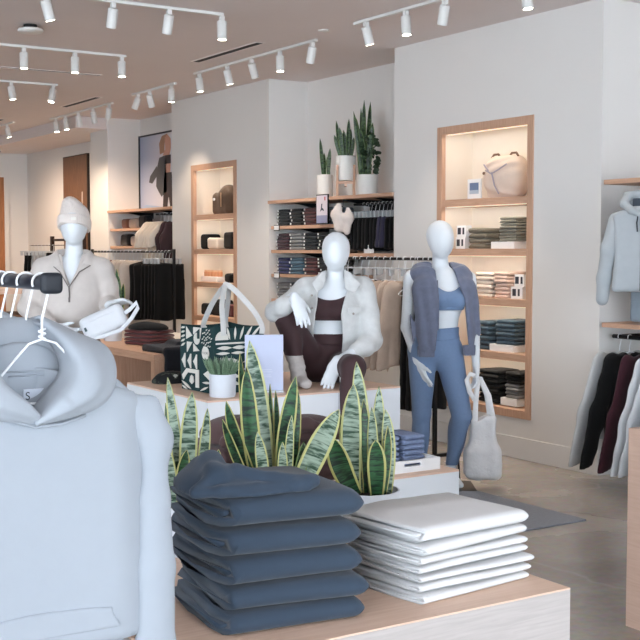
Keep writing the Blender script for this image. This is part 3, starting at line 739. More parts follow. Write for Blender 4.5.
# ---- standing mannequin with the beanie
def mannequin_beanie():
    D = 7.5; s = D / 1180.0; bx, by = spot_at(72, D)
    t = thing('mannequin', 'white mannequin in cream beanie and half-zip pullover, behind the pale blue hoodie', 'mannequin', (bx, by, 0), -YAW)
    F = Field((-0.40, -0.52, 0.015), (0.56, 0.30, 1.90), 0.0075)
    F.ell((0, 0, 0.99), (0.165, 0.115, 0.125), 0.04); F.ell((0.0, 0.0, 1.16), (0.12, 0.088, 0.13), 0.06); F.ell((0.0, 0.0, 1.34), (0.135, 0.098, 0.15), 0.06)
    F.cone((-0.15, 0.02, 1.50), (0.155, 0.02, 1.50), 0.05, 0.05, 0.07); F.ell((0.0, 0.01, 1.46), (0.12, 0.075, 0.09), 0.05)
    F.cone((0.01, 0.012, 1.49), (0.015, 0.012, 1.67), 0.060, 0.051, 0.03)
    egg_head(F, (0.02, -0.015, 1.757), 0.088, 0.124, 0.1)
    for sx in (-1, 1):
        F.cone((sx * 0.085, 0, 0.95), (sx * 0.095, -0.015, 0.51), 0.094, 0.058, 0.03); F.cone((sx * 0.095, -0.015, 0.51), (sx * 0.10, 0.02, 0.10), 0.056, 0.034, 0.02); F.ell((sx * 0.098, 0.015, 0.38), (0.05, 0.056, 0.13), 0.03)
        F.cone((sx * 0.10, 0.02, 0.09), (sx * 0.115, -0.13, 0.035), 0.034, 0.026, 0.03, ((0, 0, 1), 0.8))
    LEG = F.copy()
    eL = (-0.275, -0.02, 1.24); wL = (-0.06, -0.27, 1.135); eR = (0.235, 0.03, 1.25); wR = (0.275, -0.20, 1.262)
    F.cone((-0.19, 0.02, 1.49), eL, 0.05, 0.04, 0.03); F.cone(eL, wL, 0.04, 0.027, 0.012)
    hand(F, np.array(wL) + (0.012, -0.008, -0.004), (0.85, -0.3, -0.28), (0.2, -0.5, 0.85), (0.3, 0.6, 0.6), 0.185, 0.3)
    F.cone((0.195, 0.02, 1.49), eR, 0.05, 0.04, 0.03); F.cone(eR, wR, 0.04, 0.027, 0.012)
    hand(F, np.array(wR) + (0.010, -0.012, 0.0), (0.80, -0.45, 0.25), (0.1, -0.4, -0.9), (-0.3, -0.8, 0.3), 0.185, 0.28)
    F.build('body', SKIN, t)
    CR = mat('cream fleece', (206, 198, 192), 0.95, noise=(24, 0.03), bump=(260, 0.1), sheen=0.2)
    A, B, Cc = LEG.xyz()
    G = LEG.copy(); G.f -= 0.012; G.cut(np.maximum(Cc - 1.09, 0.14 - Cc) + 0 * (A + B)); G.build('trousers', mat('taupe jersey', (150, 140, 130), 0.9), t)
    J = Field((-0.42, -0.42, 1.05), (0.40, 0.28, 1.68), 0.0065)
    J.ell((0, 0.0, 1.36), (0.19, 0.135, 0.20), 0.05); J.ell((0, 0.0, 1.20), (0.205, 0.145, 0.17), 0.08)
    J.cone((-0.155, 0.02, 1.488), (0.165, 0.02, 1.488), 0.07, 0.07, 0.08); J.cone((-0.06, 0.02, 1.53), (0.075, 0.02, 1.53), 0.05, 0.05, 0.08)
    J.path([(-0.19, 0.02, 1.475), (-0.24, 0.0, 1.36), (-0.28, -0.02, 1.235), (-0.17, -0.15, 1.175), (-0.085, -0.24, 1.14)], [0.068, 0.060, 0.058, 0.050, 0.040], 0.04)
    J.path([(0.195, 0.02, 1.475), (0.222, 0.03, 1.36), (0.24, 0.03, 1.245), (0.260, -0.10, 1.258), (0.272, -0.175, 1.262)], [0.068, 0.060, 0.058, 0.048, 0.040], 0.04)
    J.path([(0.0, 0.06, 1.55), (-0.07, 0.02, 1.57), (-0.085, -0.05, 1.52)], [0.03, 0.026, 0.02], 0.03)
    J.path([(0.02, 0.06, 1.55), (0.09, 0.02, 1.57), (0.105, -0.05, 1.52)], [0.03, 0.026, 0.02], 0.03)
    J.noise(0.006, 22, 12); J.noise(0.0025, 60, 2)
    a, b, c = J.xyz()
    vee = np.where((b < 0.03) & (c > 1.36), (c - 1.37) * 0.42 - np.abs(a - 0.012), -0.05)
    hole = np.where(c > 1.44, 0.058 - np.sqrt((a - 0.01) ** 2 + b ** 2) * 1.0, -0.05)
    J.cut(np.maximum(vee, hole)); J.cut(1.115 - c + 0 * (a + b))
    jk = J.build('half_zip_pullover', CR, t)
    # open collar flaps, zip
    ZIP = mat('taupe zip tape', (112, 104, 100), 0.6)
    for sx in (-1, 1):
        mb = MB(); P = [(0.012 + sx * 0.004, -0.142, 1.375), (0.012 + sx * 0.060, -0.115, 1.465), (0.012 + sx * 0.118, -0.062, 1.505), (0.012 + sx * 0.105, -0.02, 1.565), (0.012 + sx * 0.066, -0.045, 1.575), (0.012 + sx * 0.040, -0.098, 1.47)]
        mb.prism(P, (0, -0.008, 0.002)); mb.build('collar', CR, jk, bevel=0.003, smooth=True)
        MB().tube([(0.012 + sx * 0.003, -0.152, 1.372), (0.012 + sx * 0.060, -0.124, 1.462), (0.012 + sx * 0.120, -0.070, 1.503)], 0.0035, 6).build('zip_edge', ZIP, jk)
    MB().tube([(0.012, -0.150, 1.376), (0.014, -0.147, 1.33), (0.014, -0.146, 1.30)], 0.005, 8).build('zip', ZIP, jk)
    MB().bb(0.009, 0.019, -0.158, -0.152, 1.275, 1.305).build('zip_pull', ZIP, jk, bevel=0.001)
    # beanie: folded ribbed cuff and a soft peak
    BE = mat('cream rib knit', (226, 217, 210), 0.95, noise=(40, 0.04), bump=(260, 0.15), sheen=0.2)
    K = Field((-0.12, -0.17, 1.70), (0.16, 0.17, 1.97), 0.005)
    K.ell((0.02, 0.01, 1.80), (0.096, 0.112, 0.10), 0); K.ell((-0.012, 0.03, 1.885), (0.052, 0.07, 0.055), 0.05)
    a, b, c = K.xyz(); ang = np.arctan2(b - 0.01, a - 0.02)
    K.f += (0.0016 * np.sin(70 * ang) + 0 * c).astype(np.float32); K.noise(0.003, 40, 3)
    K.cut(1.76 + 0.55 * np.clip(-0.02 - b, 0, 1) * 0 - c + 0 * (a + b)); bn = K.build('beanie', BE, t)
    K = Field((-0.12, -0.17, 1.62), (0.16, 0.17, 1.90), 0.005)
    K.ell((0.02, -0.006, 1.785), (0.106, 0.142, 0.17), 0); a, b, c = K.xyz(); ang = np.arctan2(b - 0.01, a - 0.02)
    K.f += (0.002 * np.sin(70 * ang) + 0 * c).astype(np.float32)
    low = 1.728 + 0.31 * np.clip(-b, -0.06, 0.12)
    K.cut(np.maximum(low - c, c - low - 0.062) + 0 * a); K.build('cuff', BE, bn)
    MB().box((0.045, -0.149, 1.795), (0.032, 0.004, 0.017)).build('logo_patch', mat('pale patch', (232, 228, 220), 0.7), bn)
    MB().box((0.0, 0.02, 0.007), (0.36, 0.36, 0.012)).build('base_plate', BLACKM, t, bevel=0.003)
    return t
M_BLUE = mannequin_blue(); M_SEAT = mannequin_seated(); M_BEAN = mannequin_beanie()
# ------------------------------------------------------------------ folded garments
def folded_mb(w, d, t, seed=0, amp=0.004, round_left=False, nx=16, inner=True, crown=0.12, label=False):
    """garment folded in three: a rolled front edge, closed right end, layered folds at the open side. x = width, front at y = 0, base z = 0"""
    r = np.random.RandomState(seed); mb = MB()
    def loop(kind):
        P = []
        if kind == 'outer':
            th = 0.36 if inner else 0.48
            P += [(d, 0.0), (d * 0.6, 0.0), (d * 0.25, 0.0)]
            for k in range(9):
                a = -PI / 2 - PI * k / 8; P.append((t * 0.55 + math.cos(a) * t * 0.55, t * 0.5 + math.sin(a) * t * 0.5))
            P += [(d * 0.25, t), (d * 0.6, t), (d, t), (d, t * (1 - th))]
            P += [(d * 0.6, t * (1 - th)), (d * 0.25, t * (1 - th))]
            q = 0.5 - th
            for k in range(5):
                a = PI / 2 + PI * k / 4; P.append((t * 0.55 + math.cos(a) * max(q, .02) * t * 0.9, t * 0.5 + math.sin(a) * q * t))
            P += [(d * 0.25, t * th), (d * 0.6, t * th), (d, t * th)]
        else:
            y0 = t * 0.55
            P += [(d * 0.99, t * 0.375), (d * 0.5, t * 0.375)]
            for k in range(5):
                a = -PI / 2 - PI * k / 4; P.append((y0 + math.cos(a) * t * 0.12, t * 0.5 + math.sin(a) * t * 0.125))
            P += [(d * 0.5, t * 0.625), (d * 0.99, t * 0.625)]
        return np.array(P)
    st = []
    R = min(t * 0.55, w * 0.2)
    for i in range(nx): st.append((-w / 2 + (w - R) * i / (nx - 1), 1.0, 0.0))
    if round_left: st = [(-w / 2 + R - R * math.sin(a), math.cos(a), 0) for a in (1.50, 1.2, 0.9, 0.6, 0.3)] + [(x, 1, 0) for x, _, _ in st if x > -w / 2 + R]
    st += [(w / 2 - R + R * math.sin(a), math.cos(a), 0) for a in (0.3, 0.6, 0.9, 1.2, 1.50)]
    for kind in (['outer', 'inner'] if inner else ['outer']):
        L = loop(kind); n = len(L); rows = []
        joff = sn(L[:, 0], L[:, 1] * 6, np.zeros(n), seed + 3, 22) * min(0.022, t * 0.42)
        if kind == 'inner': joff = joff + r.uniform(-0.012, 0.002)
        for (x, sc, _) in st:
            y = L[:, 0].copy(); z = L[:, 1].copy()
            z = t * 0.5 + (z - t * 0.5) * sc
            y = y + (1 - sc) * t * 0.30
            f = 1 - crown * abs(2 * x / w) ** 3
            xx = np.full(n, x)
            edge = max(0.0, 1 - (x + w / 2) / 0.05)
            xx = xx + joff * edge + edge * 0.55 * t * np.exp(-(y / (0.6 * t)) ** 2)
            nz = sn(xx, y, np.zeros(n), seed, 13) * amp + sn(xx, y, z * 3, seed + 1, 34) * amp * 0.35
            ny = sn(xx, np.zeros(n), z * 2, seed + 2, 12) * amp * 1.3
            z2 = z * f * (1 - (amp / t) * (0.55 + 0.6 * np.clip(nz / amp, -0.9, 0.9)))
            rows.append(np.stack([xx, y + ny, np.maximum(z2, 0.0)], 1))
        V = np.concatenate(rows); N = len(st)
        fs = [(i * n + k, i * n + (k + 1) % n, (i + 1) * n + (k + 1) % n, (i + 1) * n + k) for i in range(N - 1) for k in range(n)]
        fs.append(tuple(range(n - 1, -1, -1))); fs.append(tuple((N - 1) * n + k for k in range(n)))
        mb.add(V, fs)
    if label: mb.box((-w * 0.36 + 0.012 * r.rand(), -amp * 1.0 - 0.001, t * 0.5), (0.020, 0.004, t * 0.55), mi=1)
    return mb
def stack(name, m, cat, group, label, n, w, d, ts, loc, rz, amp=0.004, seeds=3, inner=True, nx=14, jitter=0.004, round_left=False, lab_fn=None, label_tag=False):
    """n folded garments one on another, every one its own object; returns the top height"""
    z = loc[2]; protos = []
    for i in range(n):
        t = ts[i] if isinstance(ts, (list, tuple)) else ts
        key = i if isinstance(ts, (list, tuple)) else i % seeds
        while len(protos) <= key: protos.append(None)
        jx, jy, jr = RNG.uniform(-jitter, jitter), RNG.uniform(-jitter, jitter), RNG.uniform(-jitter, jitter) * 4
        lc = (loc[0] + jx, loc[1] + jy, z + 0.0004)
        if protos[key] is None:
            o = folded_mb(w, d, t, seed=int(RNG.randint(9999)), amp=amp, inner=inner, nx=nx, round_left=round_left, label=label_tag).build(name, [m, WHITE] if label_tag else m, smooth='all')
            protos[key] = o
        else:
            o = protos[key].copy(); COL.objects.link(o)
        o.location = lc; o.rotation_euler = (0, 0, rz + jr)
        lb = lab_fn(i, n) if lab_fn else label.replace('#', nth(i, n))
        tag(o, lb, cat, group)
        z += t * 0.985 + 0.0006
    return z

# ------------------------------------------------------------------ foreground table
def box_table(label, x0, x1, y0, y1, h, top_m, face_m, group=None, th=0.03, cat='table'):
    t = thing('display_table', label, cat, ((x0 + x1) / 2, (y0 + y1) / 2, 0), 0, group)
    hx, hy = (x1 - x0) / 2, (y1 - y0) / 2
    MB().bb(-hx, hx, -hy, hy, h - th, h).build('table_top', top_m, t, bevel=0.0015)
    MB().bb(-hx + 0.0005, hx - 0.0005, -hy + 0.0005, -hy + 0.03, 0, h - th).build('front_panel', face_m, t)
    MB().bb(-hx + 0.0005, hx - 0.0005, hy - 0.03, hy - 0.0005, 0, h - th).build('back_panel', face_m, t)
    for s in (-1, 1): MB().bb(min(s * (hx - 0.03), s * (hx - 0.0005)), max(s * (hx - 0.03), s * (hx - 0.0005)), -hy + 0.03, hy - 0.03, 0, h - th).build('side_panel', face_m, t)
    return t
TX0, TX1, TY0, TY1, TH = 0.965, 1.99, 2.0, 3.32, 0.80
t = thing('display_table', 'grey washed wooden table in front, carrying the sweatshirt stacks and snake plants', 'table', ((TX0 + TX1) / 2, (TY0 + TY1) / 2, 0))
hx, hy = (TX1 - TX0) / 2, (TY1 - TY0) / 2
MB().bb(-hx, hx, -hy, hy, TH - 0.004, TH).build('table_top', OAK_X, t)
MB().bb(-hx, hx, -hy, -hy + 0.03, 0, TH - 0.0045).build('front_panel', GREYWOOD, t)
MB().bb(-hx, hx, hy - 0.03, hy, 0, TH - 0.0045).build('back_panel', GREYWOOD, t)
for s in (-1, 1): MB().bb(s * hx - 0.015 - s * 0.015, s * hx + 0.015 - s * 0.015, -hy + 0.0305, hy - 0.0305, 0, TH - 0.0045).build('side_panel', GREYWOOD, t)

NAVY = cloth('slate blue fleece', (52, 65, 80), amount=0.05, scale=14, bump=(500, 0.1))
WHT = cloth('off white fleece', (218, 218, 218), amount=0.02, scale=20)
BRN = cloth('mauve brown fleece', (86, 66, 66), amount=0.06, scale=16)
zt = stack('folded_sweatshirt', NAVY, 'sweatshirt', 'slate blue sweatshirts on the front table', 'slate blue folded sweatshirt, # of the five beneath the hooded one', 5, 0.335, 0.33, [0.047, 0.052, 0.060, 0.064, 0.066], (1.29, 2.10, TH), math.radians(-9), amp=0.007, jitter=0.006, nx=18)
# the hooded top one, its hood folded over the pile
def hood_pile(label, m, loc, rz, w, group, seed):
    F = Field((-w * 0.62, -0.06, -0.004), (w * 0.62, 0.30, 0.13), 0.0042)
    F.ell((0.0, 0.13, 0.004), (w * 0.50, 0.125, 0.022), 0)
    F.ell((-w * 0.20, 0.14, 0.016), (w * 0.26, 0.11, 0.034), 0.03)
    F.path([(-w * 0.46, 0.045, 0.012), (-w * 0.28, 0.055, 0.040), (-w * 0.12, 0.075, 0.040), (w * 0.15, 0.045, 0.026), (w * 0.40, 0.03, 0.018)], [0.013, 0.018, 0.018, 0.013, 0.014], 0.012)
    F.path([(-w * 0.46, 0.04, 0.010), (-w * 0.30, 0.02, 0.014), (0.0, 0.03, 0.012), (w * 0.38, 0.022, 0.010)], [0.012, 0.012, 0.011, 0.011], 0.008)
    F.cone((w * 0.30, 0.02, 0.014), (w * 0.46, 0.035, 0.018), 0.012, 0.014, 0.01)
    F.path([(-w * 0.30, 0.08, 0.050), (-w * 0.24, 0.13, 0.060), (-w * 0.26, 0.19, 0.045)], [0.014, 0.016, 0.014], 0.03)
    F.noise(0.003, 30, seed); F.noise(0.0015, 70, seed + 1)
    X, Y, Z = F.xyz(); F.cut(-Z + 0 * (X + Y))
    return tag(F.build('folded_hoodie', m, loc=loc, rz=rz), label, 'hoodie', group)
hood_pile('slate blue hoodie on top of the blue pile, its hood peaked at the left', NAVY, (1.215, 2.115, zt - 0.002), math.radians(-9), 0.285, 'slate blue sweatshirts on the front table', 5)
zt = stack('folded_sweatshirt', WHT, 'sweatshirt', 'white sweatshirts on the front table', 'off-white folded sweatshirt, # of the white stack at the table edge', 7, 0.365, 0.27, [0.022, 0.022, 0.021, 0.022, 0.023, 0.027, 0.041], (1.79, 2.10, TH), math.radians(5), amp=0.008, jitter=0.010, nx=22)
bx, by = spot_at(272, 3.45)
zt = stack('folded_hoodie', BRN, 'hoodie', 'mauve brown hoodies behind the snake plants', 'mauve brown folded hoodie, # of four under a crumpled one', 4, 0.40, 0.24, [0.058, 0.06, 0.062, 0.062], (bx, by - 0.07, TH), math.radians(-12), amp=0.012, jitter=0.012)
F = Field((-0.25, -0.04, -0.004), (0.25, 0.28, 0.14), 0.005)
F.ell((-0.10, 0.12, 0.02), (0.12, 0.11, 0.055), 0); F.ell((0.11, 0.12, 0.015), (0.11, 0.10, 0.05), 0.03)
F.path([(-0.17, 0.02, 0.01), (-0.08, 0.03, 0.05), (-0.02, 0.05, 0.03), (0.08, 0.03, 0.05), (0.17, 0.04, 0.01)], [0.02] * 5, 0.012)
F.path([(-0.14, 0.06, 0.06), (-0.05, 0.10, 0.07), (0.02, 0.12, 0.05)], [0.014] * 3, 0.015)
F.noise(0.006, 34, 4); F.noise(0.002, 80, 6); X, Y, Z = F.xyz(); F.cut(-Z + 0 * (X + Y))
tag(F.build('folded_hoodie', BRN, loc=(bx, by - 0.07, zt - 0.003), rz=math.radians(-12)), 'mauve brown hoodie crumpled on top of the brown pile behind the tallest snake plant', 'hoodie', 'mauve brown hoodies behind the snake plants')

# ------------------------------------------------------------------ snake plants
LEAF = leaf_mat('variegated leaf', (34, 66, 46), (150, 168, 150), (186, 186, 124), 32)
LEAF2 = leaf_mat('dark variegated leaf', (14, 32, 22), (48, 92, 56), (178, 174, 108), 26)
LEAF3 = leaf_mat('deep green leaf', (22, 44, 24), (70, 98, 58), (96, 118, 66), 18, 0.42)
SOIL = mat('dark potting soil', (46, 34, 30), 1.0, noise=(120, 0.3), bump=(160, 0.9))
def leaf_mb(base, tip, width, bow=(0, 0, 0), twist=0.0, cup=0.25, nv=16):
    """lance shaped, gently cupped blade from base to tip; bow bends its middle"""
    b = Vector(base); e = Vector(tip); mid = (b + e) / 2 + Vector(bow)
    nu = 7; P = np.zeros((nu, nv, 3))
    for j in range(nv):
        v = j / (nv - 1)
        c = b * (1 - v) ** 2 + mid * 2 * v * (1 - v) + e * v * v
        tg = ((mid - b) * (1 - v) + (e - mid) * v).normalized()
        n0 = Vector((math.sin(twist), -math.cos(twist), 0.15)); n = (n0 - tg * n0.dot(tg)).normalized(); s = tg.cross(n)
        w = width * 0.5 * (0.62 + 0.75 * v) * max(0.0, 1 - v ** 3.2) ** 0.8 if v < 1 else 0.0
        w = max(w, 0.0004)
        for i in range(nu):
            u = i / (nu - 1) - 0.5
            P[i, j] = c + s * (2 * u * w) - n * (cup * w * (1 - (2 * u) ** 2)) 
    return MB().grid(P, uv=True)
def add_leaf(par, m, *a, **k):
    o = leaf_mb(*a, **k).build('leaf', m, par, smooth='all')
    sd = o.modifiers.new('thickness', 'SOLIDIFY'); sd.thickness = 0.0022; sd.offset = 0
    return o
def pot(par, r, h, m, taper=0.9, wall=0.006):
    MB().lathe([(0.0001, 0.001), (r * taper * 0.96, 0.0), (r * taper, 0.006), (r, h - 0.004), (r - 0.001, h), (r - wall, h), (r - wall - 0.002, h - 0.022), (0.0001, h - 0.022)], 36, cap0=False, cap1=False).build('pot', m, par, smooth=True)
    MB().lathe([(r - wall - 0.003, h - 0.0215), (r * 0.5, h - 0.012), (0.0001, h - 0.010)], 28, cap0=False).build('soil', SOIL, par, smooth='all')
POTW = mat('pale blue grey ceramic', (206, 212, 220), 0.4)
def snake_plant(label, px0, D, z0, r, h, leaves, potm, group='snake plants on the front table'):
    bx, by = spot_at(px0, D); s = D / 1180.0
    t = thing('snake_plant', label, 'plant', (bx, by, z0), -YAW, group)
    pot(t, r, h, potm)
    for (bpx, tpx, tpy, wpx, y, m, bow, tw) in leaves:
        bxl = max(-r * 0.72, min(r * 0.72, (bpx - px0) * s)); k = 1.0
        base = (bxl, y * 0.5, h - 0.014); tip = ((tpx - px0) * s, y, zat(tpy, D) - z0)
        add_leaf(t, m, base, tip, wpx * s, bow=(bow * s, y * 0.2, 0), twist=tw)
    return t
L1, L2 = LEAF, LEAF2
snake_plant('tallest snake plant, in the middle behind the slate blue pile', 270, 3.2, TH, 0.092, 0.13, [
    (268, 249, 341, 24, 0.015, L1, 2, 0.15), (261, 247, 366, 21, -0.03, L2, -6, -0.2), (256, 239, 354, 11, 0.03, L2, -4, 0.5),
    (262, 226, 401, 17, -0.015, L2, -8, -0.5), (258, 223, 418, 11, -0.04, L2, -6, -0.3), (280, 296, 376, 19, -0.02, L2, -6, 0.2),
    (288, 298, 391, 13, 0.01, L2, 3, 0.5), (272, 269, 386, 8, 0.04, L2, 0, -0.6), (276, 275, 392, 8, 0.03, L2, 2, 0.3), (288, 292, 414, 10, -0.045, L1, -2, 0.1),
    (296, 304, 441, 14, -0.035, L3 if False else LEAF3, 2, 0.4), (298, 339, 408, 27, -0.04, L1, -4, 0.25), (266, 258, 430, 14, -0.05, L1, 2, 0.0), (284, 283, 440, 12, -0.055, L1, -1, -0.2)], POTW)
snake_plant('snake plant at the left, half hidden by the pale blue hoodie', 188, 3.1, TH, 0.085, 0.13, [
    (182, 167, 378, 13, 0.0, L1, 1, 0.1), (186, 192, 392, 20, -0.01, L1, -3, 0.2), (196, 207, 409, 13, 0.0, L1, 2, 0.4), (176, 163, 405, 9, 0.03, L2, -2, -0.5),
    (176, 164, 436, 17, -0.03, L1, -2, -0.2), (182, 188, 448, 15, -0.05, L2, -4, 0.1), (202, 219, 449, 16, -0.03, L2, 3, 0.4), (174, 157, 430, 12, 0.02, L2, -2, 0.3)], POTW)
snake_plant('shorter snake plant in a pale bowl behind the white sweatshirt stack', 368, 3.3, TH, 0.092, 0.125, [
    (366, 357, 363, 19, 0.03, L1, 2, 0.1), (354, 354, 384, 24, -0.01, L1, -6, -0.2), (356, 333, 436, 25, -0.05, L2, -7, -0.25), (377, 375, 438, 21, -0.055, L2, 1, 0.05),
    (388, 386, 410, 17, 0.0, L1, 5, 0.4), (378, 380, 388, 15, 0.035, L1, 1, 0.2), (372, 372, 408, 13, 0.0, L1, 2, -0.3), (350, 341, 417, 7, 0.03, L2, -3, 0.0), (384, 388, 426, 12, -0.02, L2, 3, 0.6), (368, 364, 400, 14, 0.0, L2, 1, 0.3)], POTW)

# ------------------------------------------------------------------ clothes rack at the left with the pale blue hoodie
RX, RZ, RY = 0.712, 1.5425, 1.97           # rail axis (x, z) and its near end
def q(px, py, dy=0.0):
    """point of the photograph on the upright plane y = RY + 0.05 + dy, relative to the hoodie's hook"""
    y = RY + 0.05 + dy; u = _u(px); s, c = math.sin(YAW), math.cos(YAW)
    x = y * (s + c * u) / (c - s * u); D = x * s + y * c
    return np.array((x - RX, dy, zat(py, D) - RZ))
t = thing('clothes_rack', 'dark navy steel clothes rail at left holding pale blue hoodies', 'clothes rack', (RX, 2.75, 0))
MB().cyl((0, RY - 2.75 + 0.012, RZ), (0, 0.75, RZ), 0.0135, 20).build('rail', NAVYM, t, smooth=True)
mb = MB(); mb.box((0, RY - 2.75, RZ), (0.037, 0.026, 0.037)); mb.build('end_cap', END_CAP, t, bevel=0.011, seg=4, smooth=True)
MB().bb(-0.015, 0.015, 0.70, 0.73, 0.012, RZ - 0.0136).build('upright', NAVYM, t)
MB().bb(-0.015, 0.015, -0.30, -0.27, 0.012, RZ - 0.0136).build('upright', NAVYM, t)
MB().bb(-0.22, 0.22, -0.42, 0.80, 0.0, 0.0115).build('base', NAVYM, t)
WIRE = mat('white coated wire', (226, 228, 230), 0.3)
def wire_hanger(label, loc, rz=0.0, scale=1.0, group=None, r=0.0022, rail=0.0135, m=None, drop=0.0):
    """hook over the rail, twisted neck and sloping shoulders; the origin is the rail axis"""
    t = thing('clothes_hanger', label, 'hanger', loc, rz, group)
    R = rail + r + 0.0008; pts = []
    for k in range(15):
        a = math.radians(205 - 235 * k / 14); pts.append((math.cos(a) * R, 0, math.sin(a) * R))
    pts += [(R * 0.75, 0, -R * 0.95), (0.004, 0, -0.050), (0.0, 0, -0.066), (0, 0, -0.100 - drop)]
    MB().tube(pts, r, 7).build('hook', m or WIRE, t, smooth=True)
    sh = [(0, 0, -0.100), (-0.05, 0, -0.108), (-0.11, 0, -0.140), (-0.19, 0, -0.185), (-0.20, 0, -0.20), (-0.19, 0, -0.212), (0, 0, -0.214), (0.19, 0, -0.212), (0.20, 0, -0.20), (0.19, 0, -0.185), (0.11, 0, -0.140), (0.05, 0, -0.108), (0, 0, -0.100)]
    MB().tube([(x * scale, y, z - drop) for x, y, z in sh], r, 7).build('shoulder_wire', m or WIRE, t, smooth=True)
    lp = [(math.cos(a) * 0.006, math.sin(a) * 0.003, -0.082 - 0.018 * a / 12.6) for a in np.linspace(0, 12.6, 26)]
    MB().tube(lp, r * 0.8, 6).build('neck_twist', m or WIRE, t, smooth=True)
    return t
HG = 'white wire hangers on the navy rail'
wire_hanger('white wire hanger nearest the end of the navy rail, inside the hoodie neck', (RX, RY + 0.05, RZ), scale=0.5, group=HG)
for i, dy in enumerate((0.085, 0.17, 0.23, 0.30)):
    wire_hanger('white wire hanger, %s behind the front hoodie on the navy rail' % NTH[i], (RX, RY + 0.05 + dy, RZ), scale=0.5, group=HG)
HOOD = cloth('pale blue grey fleece', (158, 165, 173), amount=0.012, scale=30, bump=(600, 0.06), sheen=0.1)
HOODIN = HOOD
def hoodie(label, y):
    t = thing('hoodie', label, 'hoodie', (RX, y, RZ), 0, 'pale blue hoodies on the navy rail')
    cx = q(35, 424, -0.05)[0] * 0.85; zs = q(100, 383)[2]; ze = q(160, 398)[2]; hw = q(150, 450)[0] - cx; neck = 0.075
    F = Field((cx - 0.31, -0.10, -0.74), (cx + 0.31, 0.11, -0.07), 0.0045)
    def fn(X, Y, Z):
        ax = np.abs(X - cx); top = zs + 0.012 - (ax - 0.10) * (zs - ze) / 0.11 - 1.2 * np.clip(ax - 0.20, 0, 1)
        th = 0.042 - 0.03 * np.clip((ax - 0.14) / 0.08, 0, 1) ** 2 + 0.006 * np.clip((-0.25 - Z) * 2, 0, 1)
        wav = 0.004 * np.sin(14 * (X - cx) + 3 * Z) * np.clip((-0.2 - Z) * 3, 0, 1)
        r = 0.02
        qx = ax - hw + r; qy = np.abs(Y + wav - 0.01) - th + r; qz = np.maximum(Z - top, -0.66 - Z) + r
        qx, qy, qz = np.broadcast_arrays(qx, qy, qz)
        return np.sqrt(np.maximum(qx, 0) ** 2 + np.maximum(qy, 0) ** 2 + np.maximum(qz, 0) ** 2) + np.minimum(np.maximum(np.maximum(qx, qy), qz), 0) - r
    F.put(fn, (-9, -9, -9), (9, 9, 9))
    F.noise(0.0016, 16, 21)
    F.ell((cx, -0.022, q(36, 380)[2]), (0.082, 0.062, 0.072), 0.012, mode='s')
    F.build('body', HOOD, t)
    # kangaroo pocket, a second layer on the belly
    G = F.copy(); G.f -= 0.0045; X, Y, Z = G.xyz(); pt = q(98, 607)[2]; ptc = q(36, 613)[2]; pe = q(101, 620)[0] - cx
    ax = np.abs(X - cx)
    topz = ptc + (pt - ptc) * np.clip(ax / pe, 0, 1) ** 2
    side = ax - (pe + 0.035 * np.clip((pt - Z) / 0.06, 0, 1) ** 1.5)
    G.cut(np.maximum(np.maximum(Z - topz, side), Y - 0.0) + 0.0); G.cut(-0.63 - Z + 0 * (X + Y)); G.build('pocket', HOOD, t)
    mb = MB(); pts = []
    for k in range(15):
        a = -1 + 2 * k / 14; x = cx + a * (pe - 0.006); pts.append((x, 0, ptc + (pt - ptc) * a * a - 0.008))
    # sleeves hang down over the sides
    for sgn in (1, -1):
        S = Field((cx - 0.34, -0.10, -0.78), (cx + 0.34, 0.11, -0.10), 0.0045)
        P = [q(150, 405), q(152, 440), q(149, 500), q(149, 570), q(148, 650), q(146, 740)]
        P = [(cx + sgn * (p[0] - cx), -0.004 - 0.016 * min(1, max(0, i - 0.5) / 2.5), p[2]) for i, p in enumerate(P)]
        S.path(P, [0.014, 0.022, 0.0305, 0.036, 0.037, 0.034], 0.008, ((0, 1, 0), 0.62))
        S.cone((cx + sgn * 0.16, 0.010, zs - 0.016), P[1], 0.022, 0.021, 0.04, ((0, 1, 0), 0.8))
        X, Y, Z = S.xyz(); S.f += (0.0014 * np.sin(70 * (X - cx) + 3 * Z) * np.clip((-0.25 - Z) * 2, 0, 1) + 0 * Y).astype(np.float32)
        S.build('sleeve', HOOD, t)
    # hood: bag falling behind, cloth cowl lying open in front
    bagc = q(36, 366, 0.08)
    H = Field((cx - 0.20, -0.02, -0.27), (cx + 0.20, 0.17, -0.03), 0.0045)
    H.ell((cx, 0.098, bagc[2] + 0.002), (0.150, 0.045, 0.088), 0); H.ell((cx + 0.10, 0.075, bagc[2] + 0.004), (0.048, 0.04, 0.04), 0.03); H.ell((cx - 0.10, 0.075, bagc[2] + 0.004), (0.048, 0.04, 0.04), 0.03)
    H.noise(0.003, 24, 8)
    hd = H.build('hood', HOOD, t)
    I = [(34, 424), (45, 412), (56, 400), (68, 388), (75, 376), (75, 363), (67, 347), (57, 336), (47, 327), (38, 324)]
    O = [(34, 426), (52, 421), (70, 417), (89, 412), (105, 402), (114, 386), (115, 364), (105, 346), (78, 334), (40, 316)]
    YB = [-0.056, -0.060, -0.062, -0.060, -0.052, -0.038, -0.014, 0.014, 0.040, 0.055]
    BU = [0.004, 0.013, 0.020, 0.026, 0.028, 0.028, 0.025, 0.022, 0.018, 0.014]
    def cr(L, v):
        n = len(L) - 1; x = v * n; k = min(int(x), n - 1); f = x - k
        p = [np.array(L[max(0, min(n, k + d))], float) for d in (-1, 0, 1, 2)]
        return 0.5 * (2 * p[1] + (p[2] - p[0]) * f + (2 * p[0] - 5 * p[1] + 4 * p[2] - p[3]) * f * f + (3 * p[1] - p[0] - 3 * p[2] + p[3]) * f ** 3)
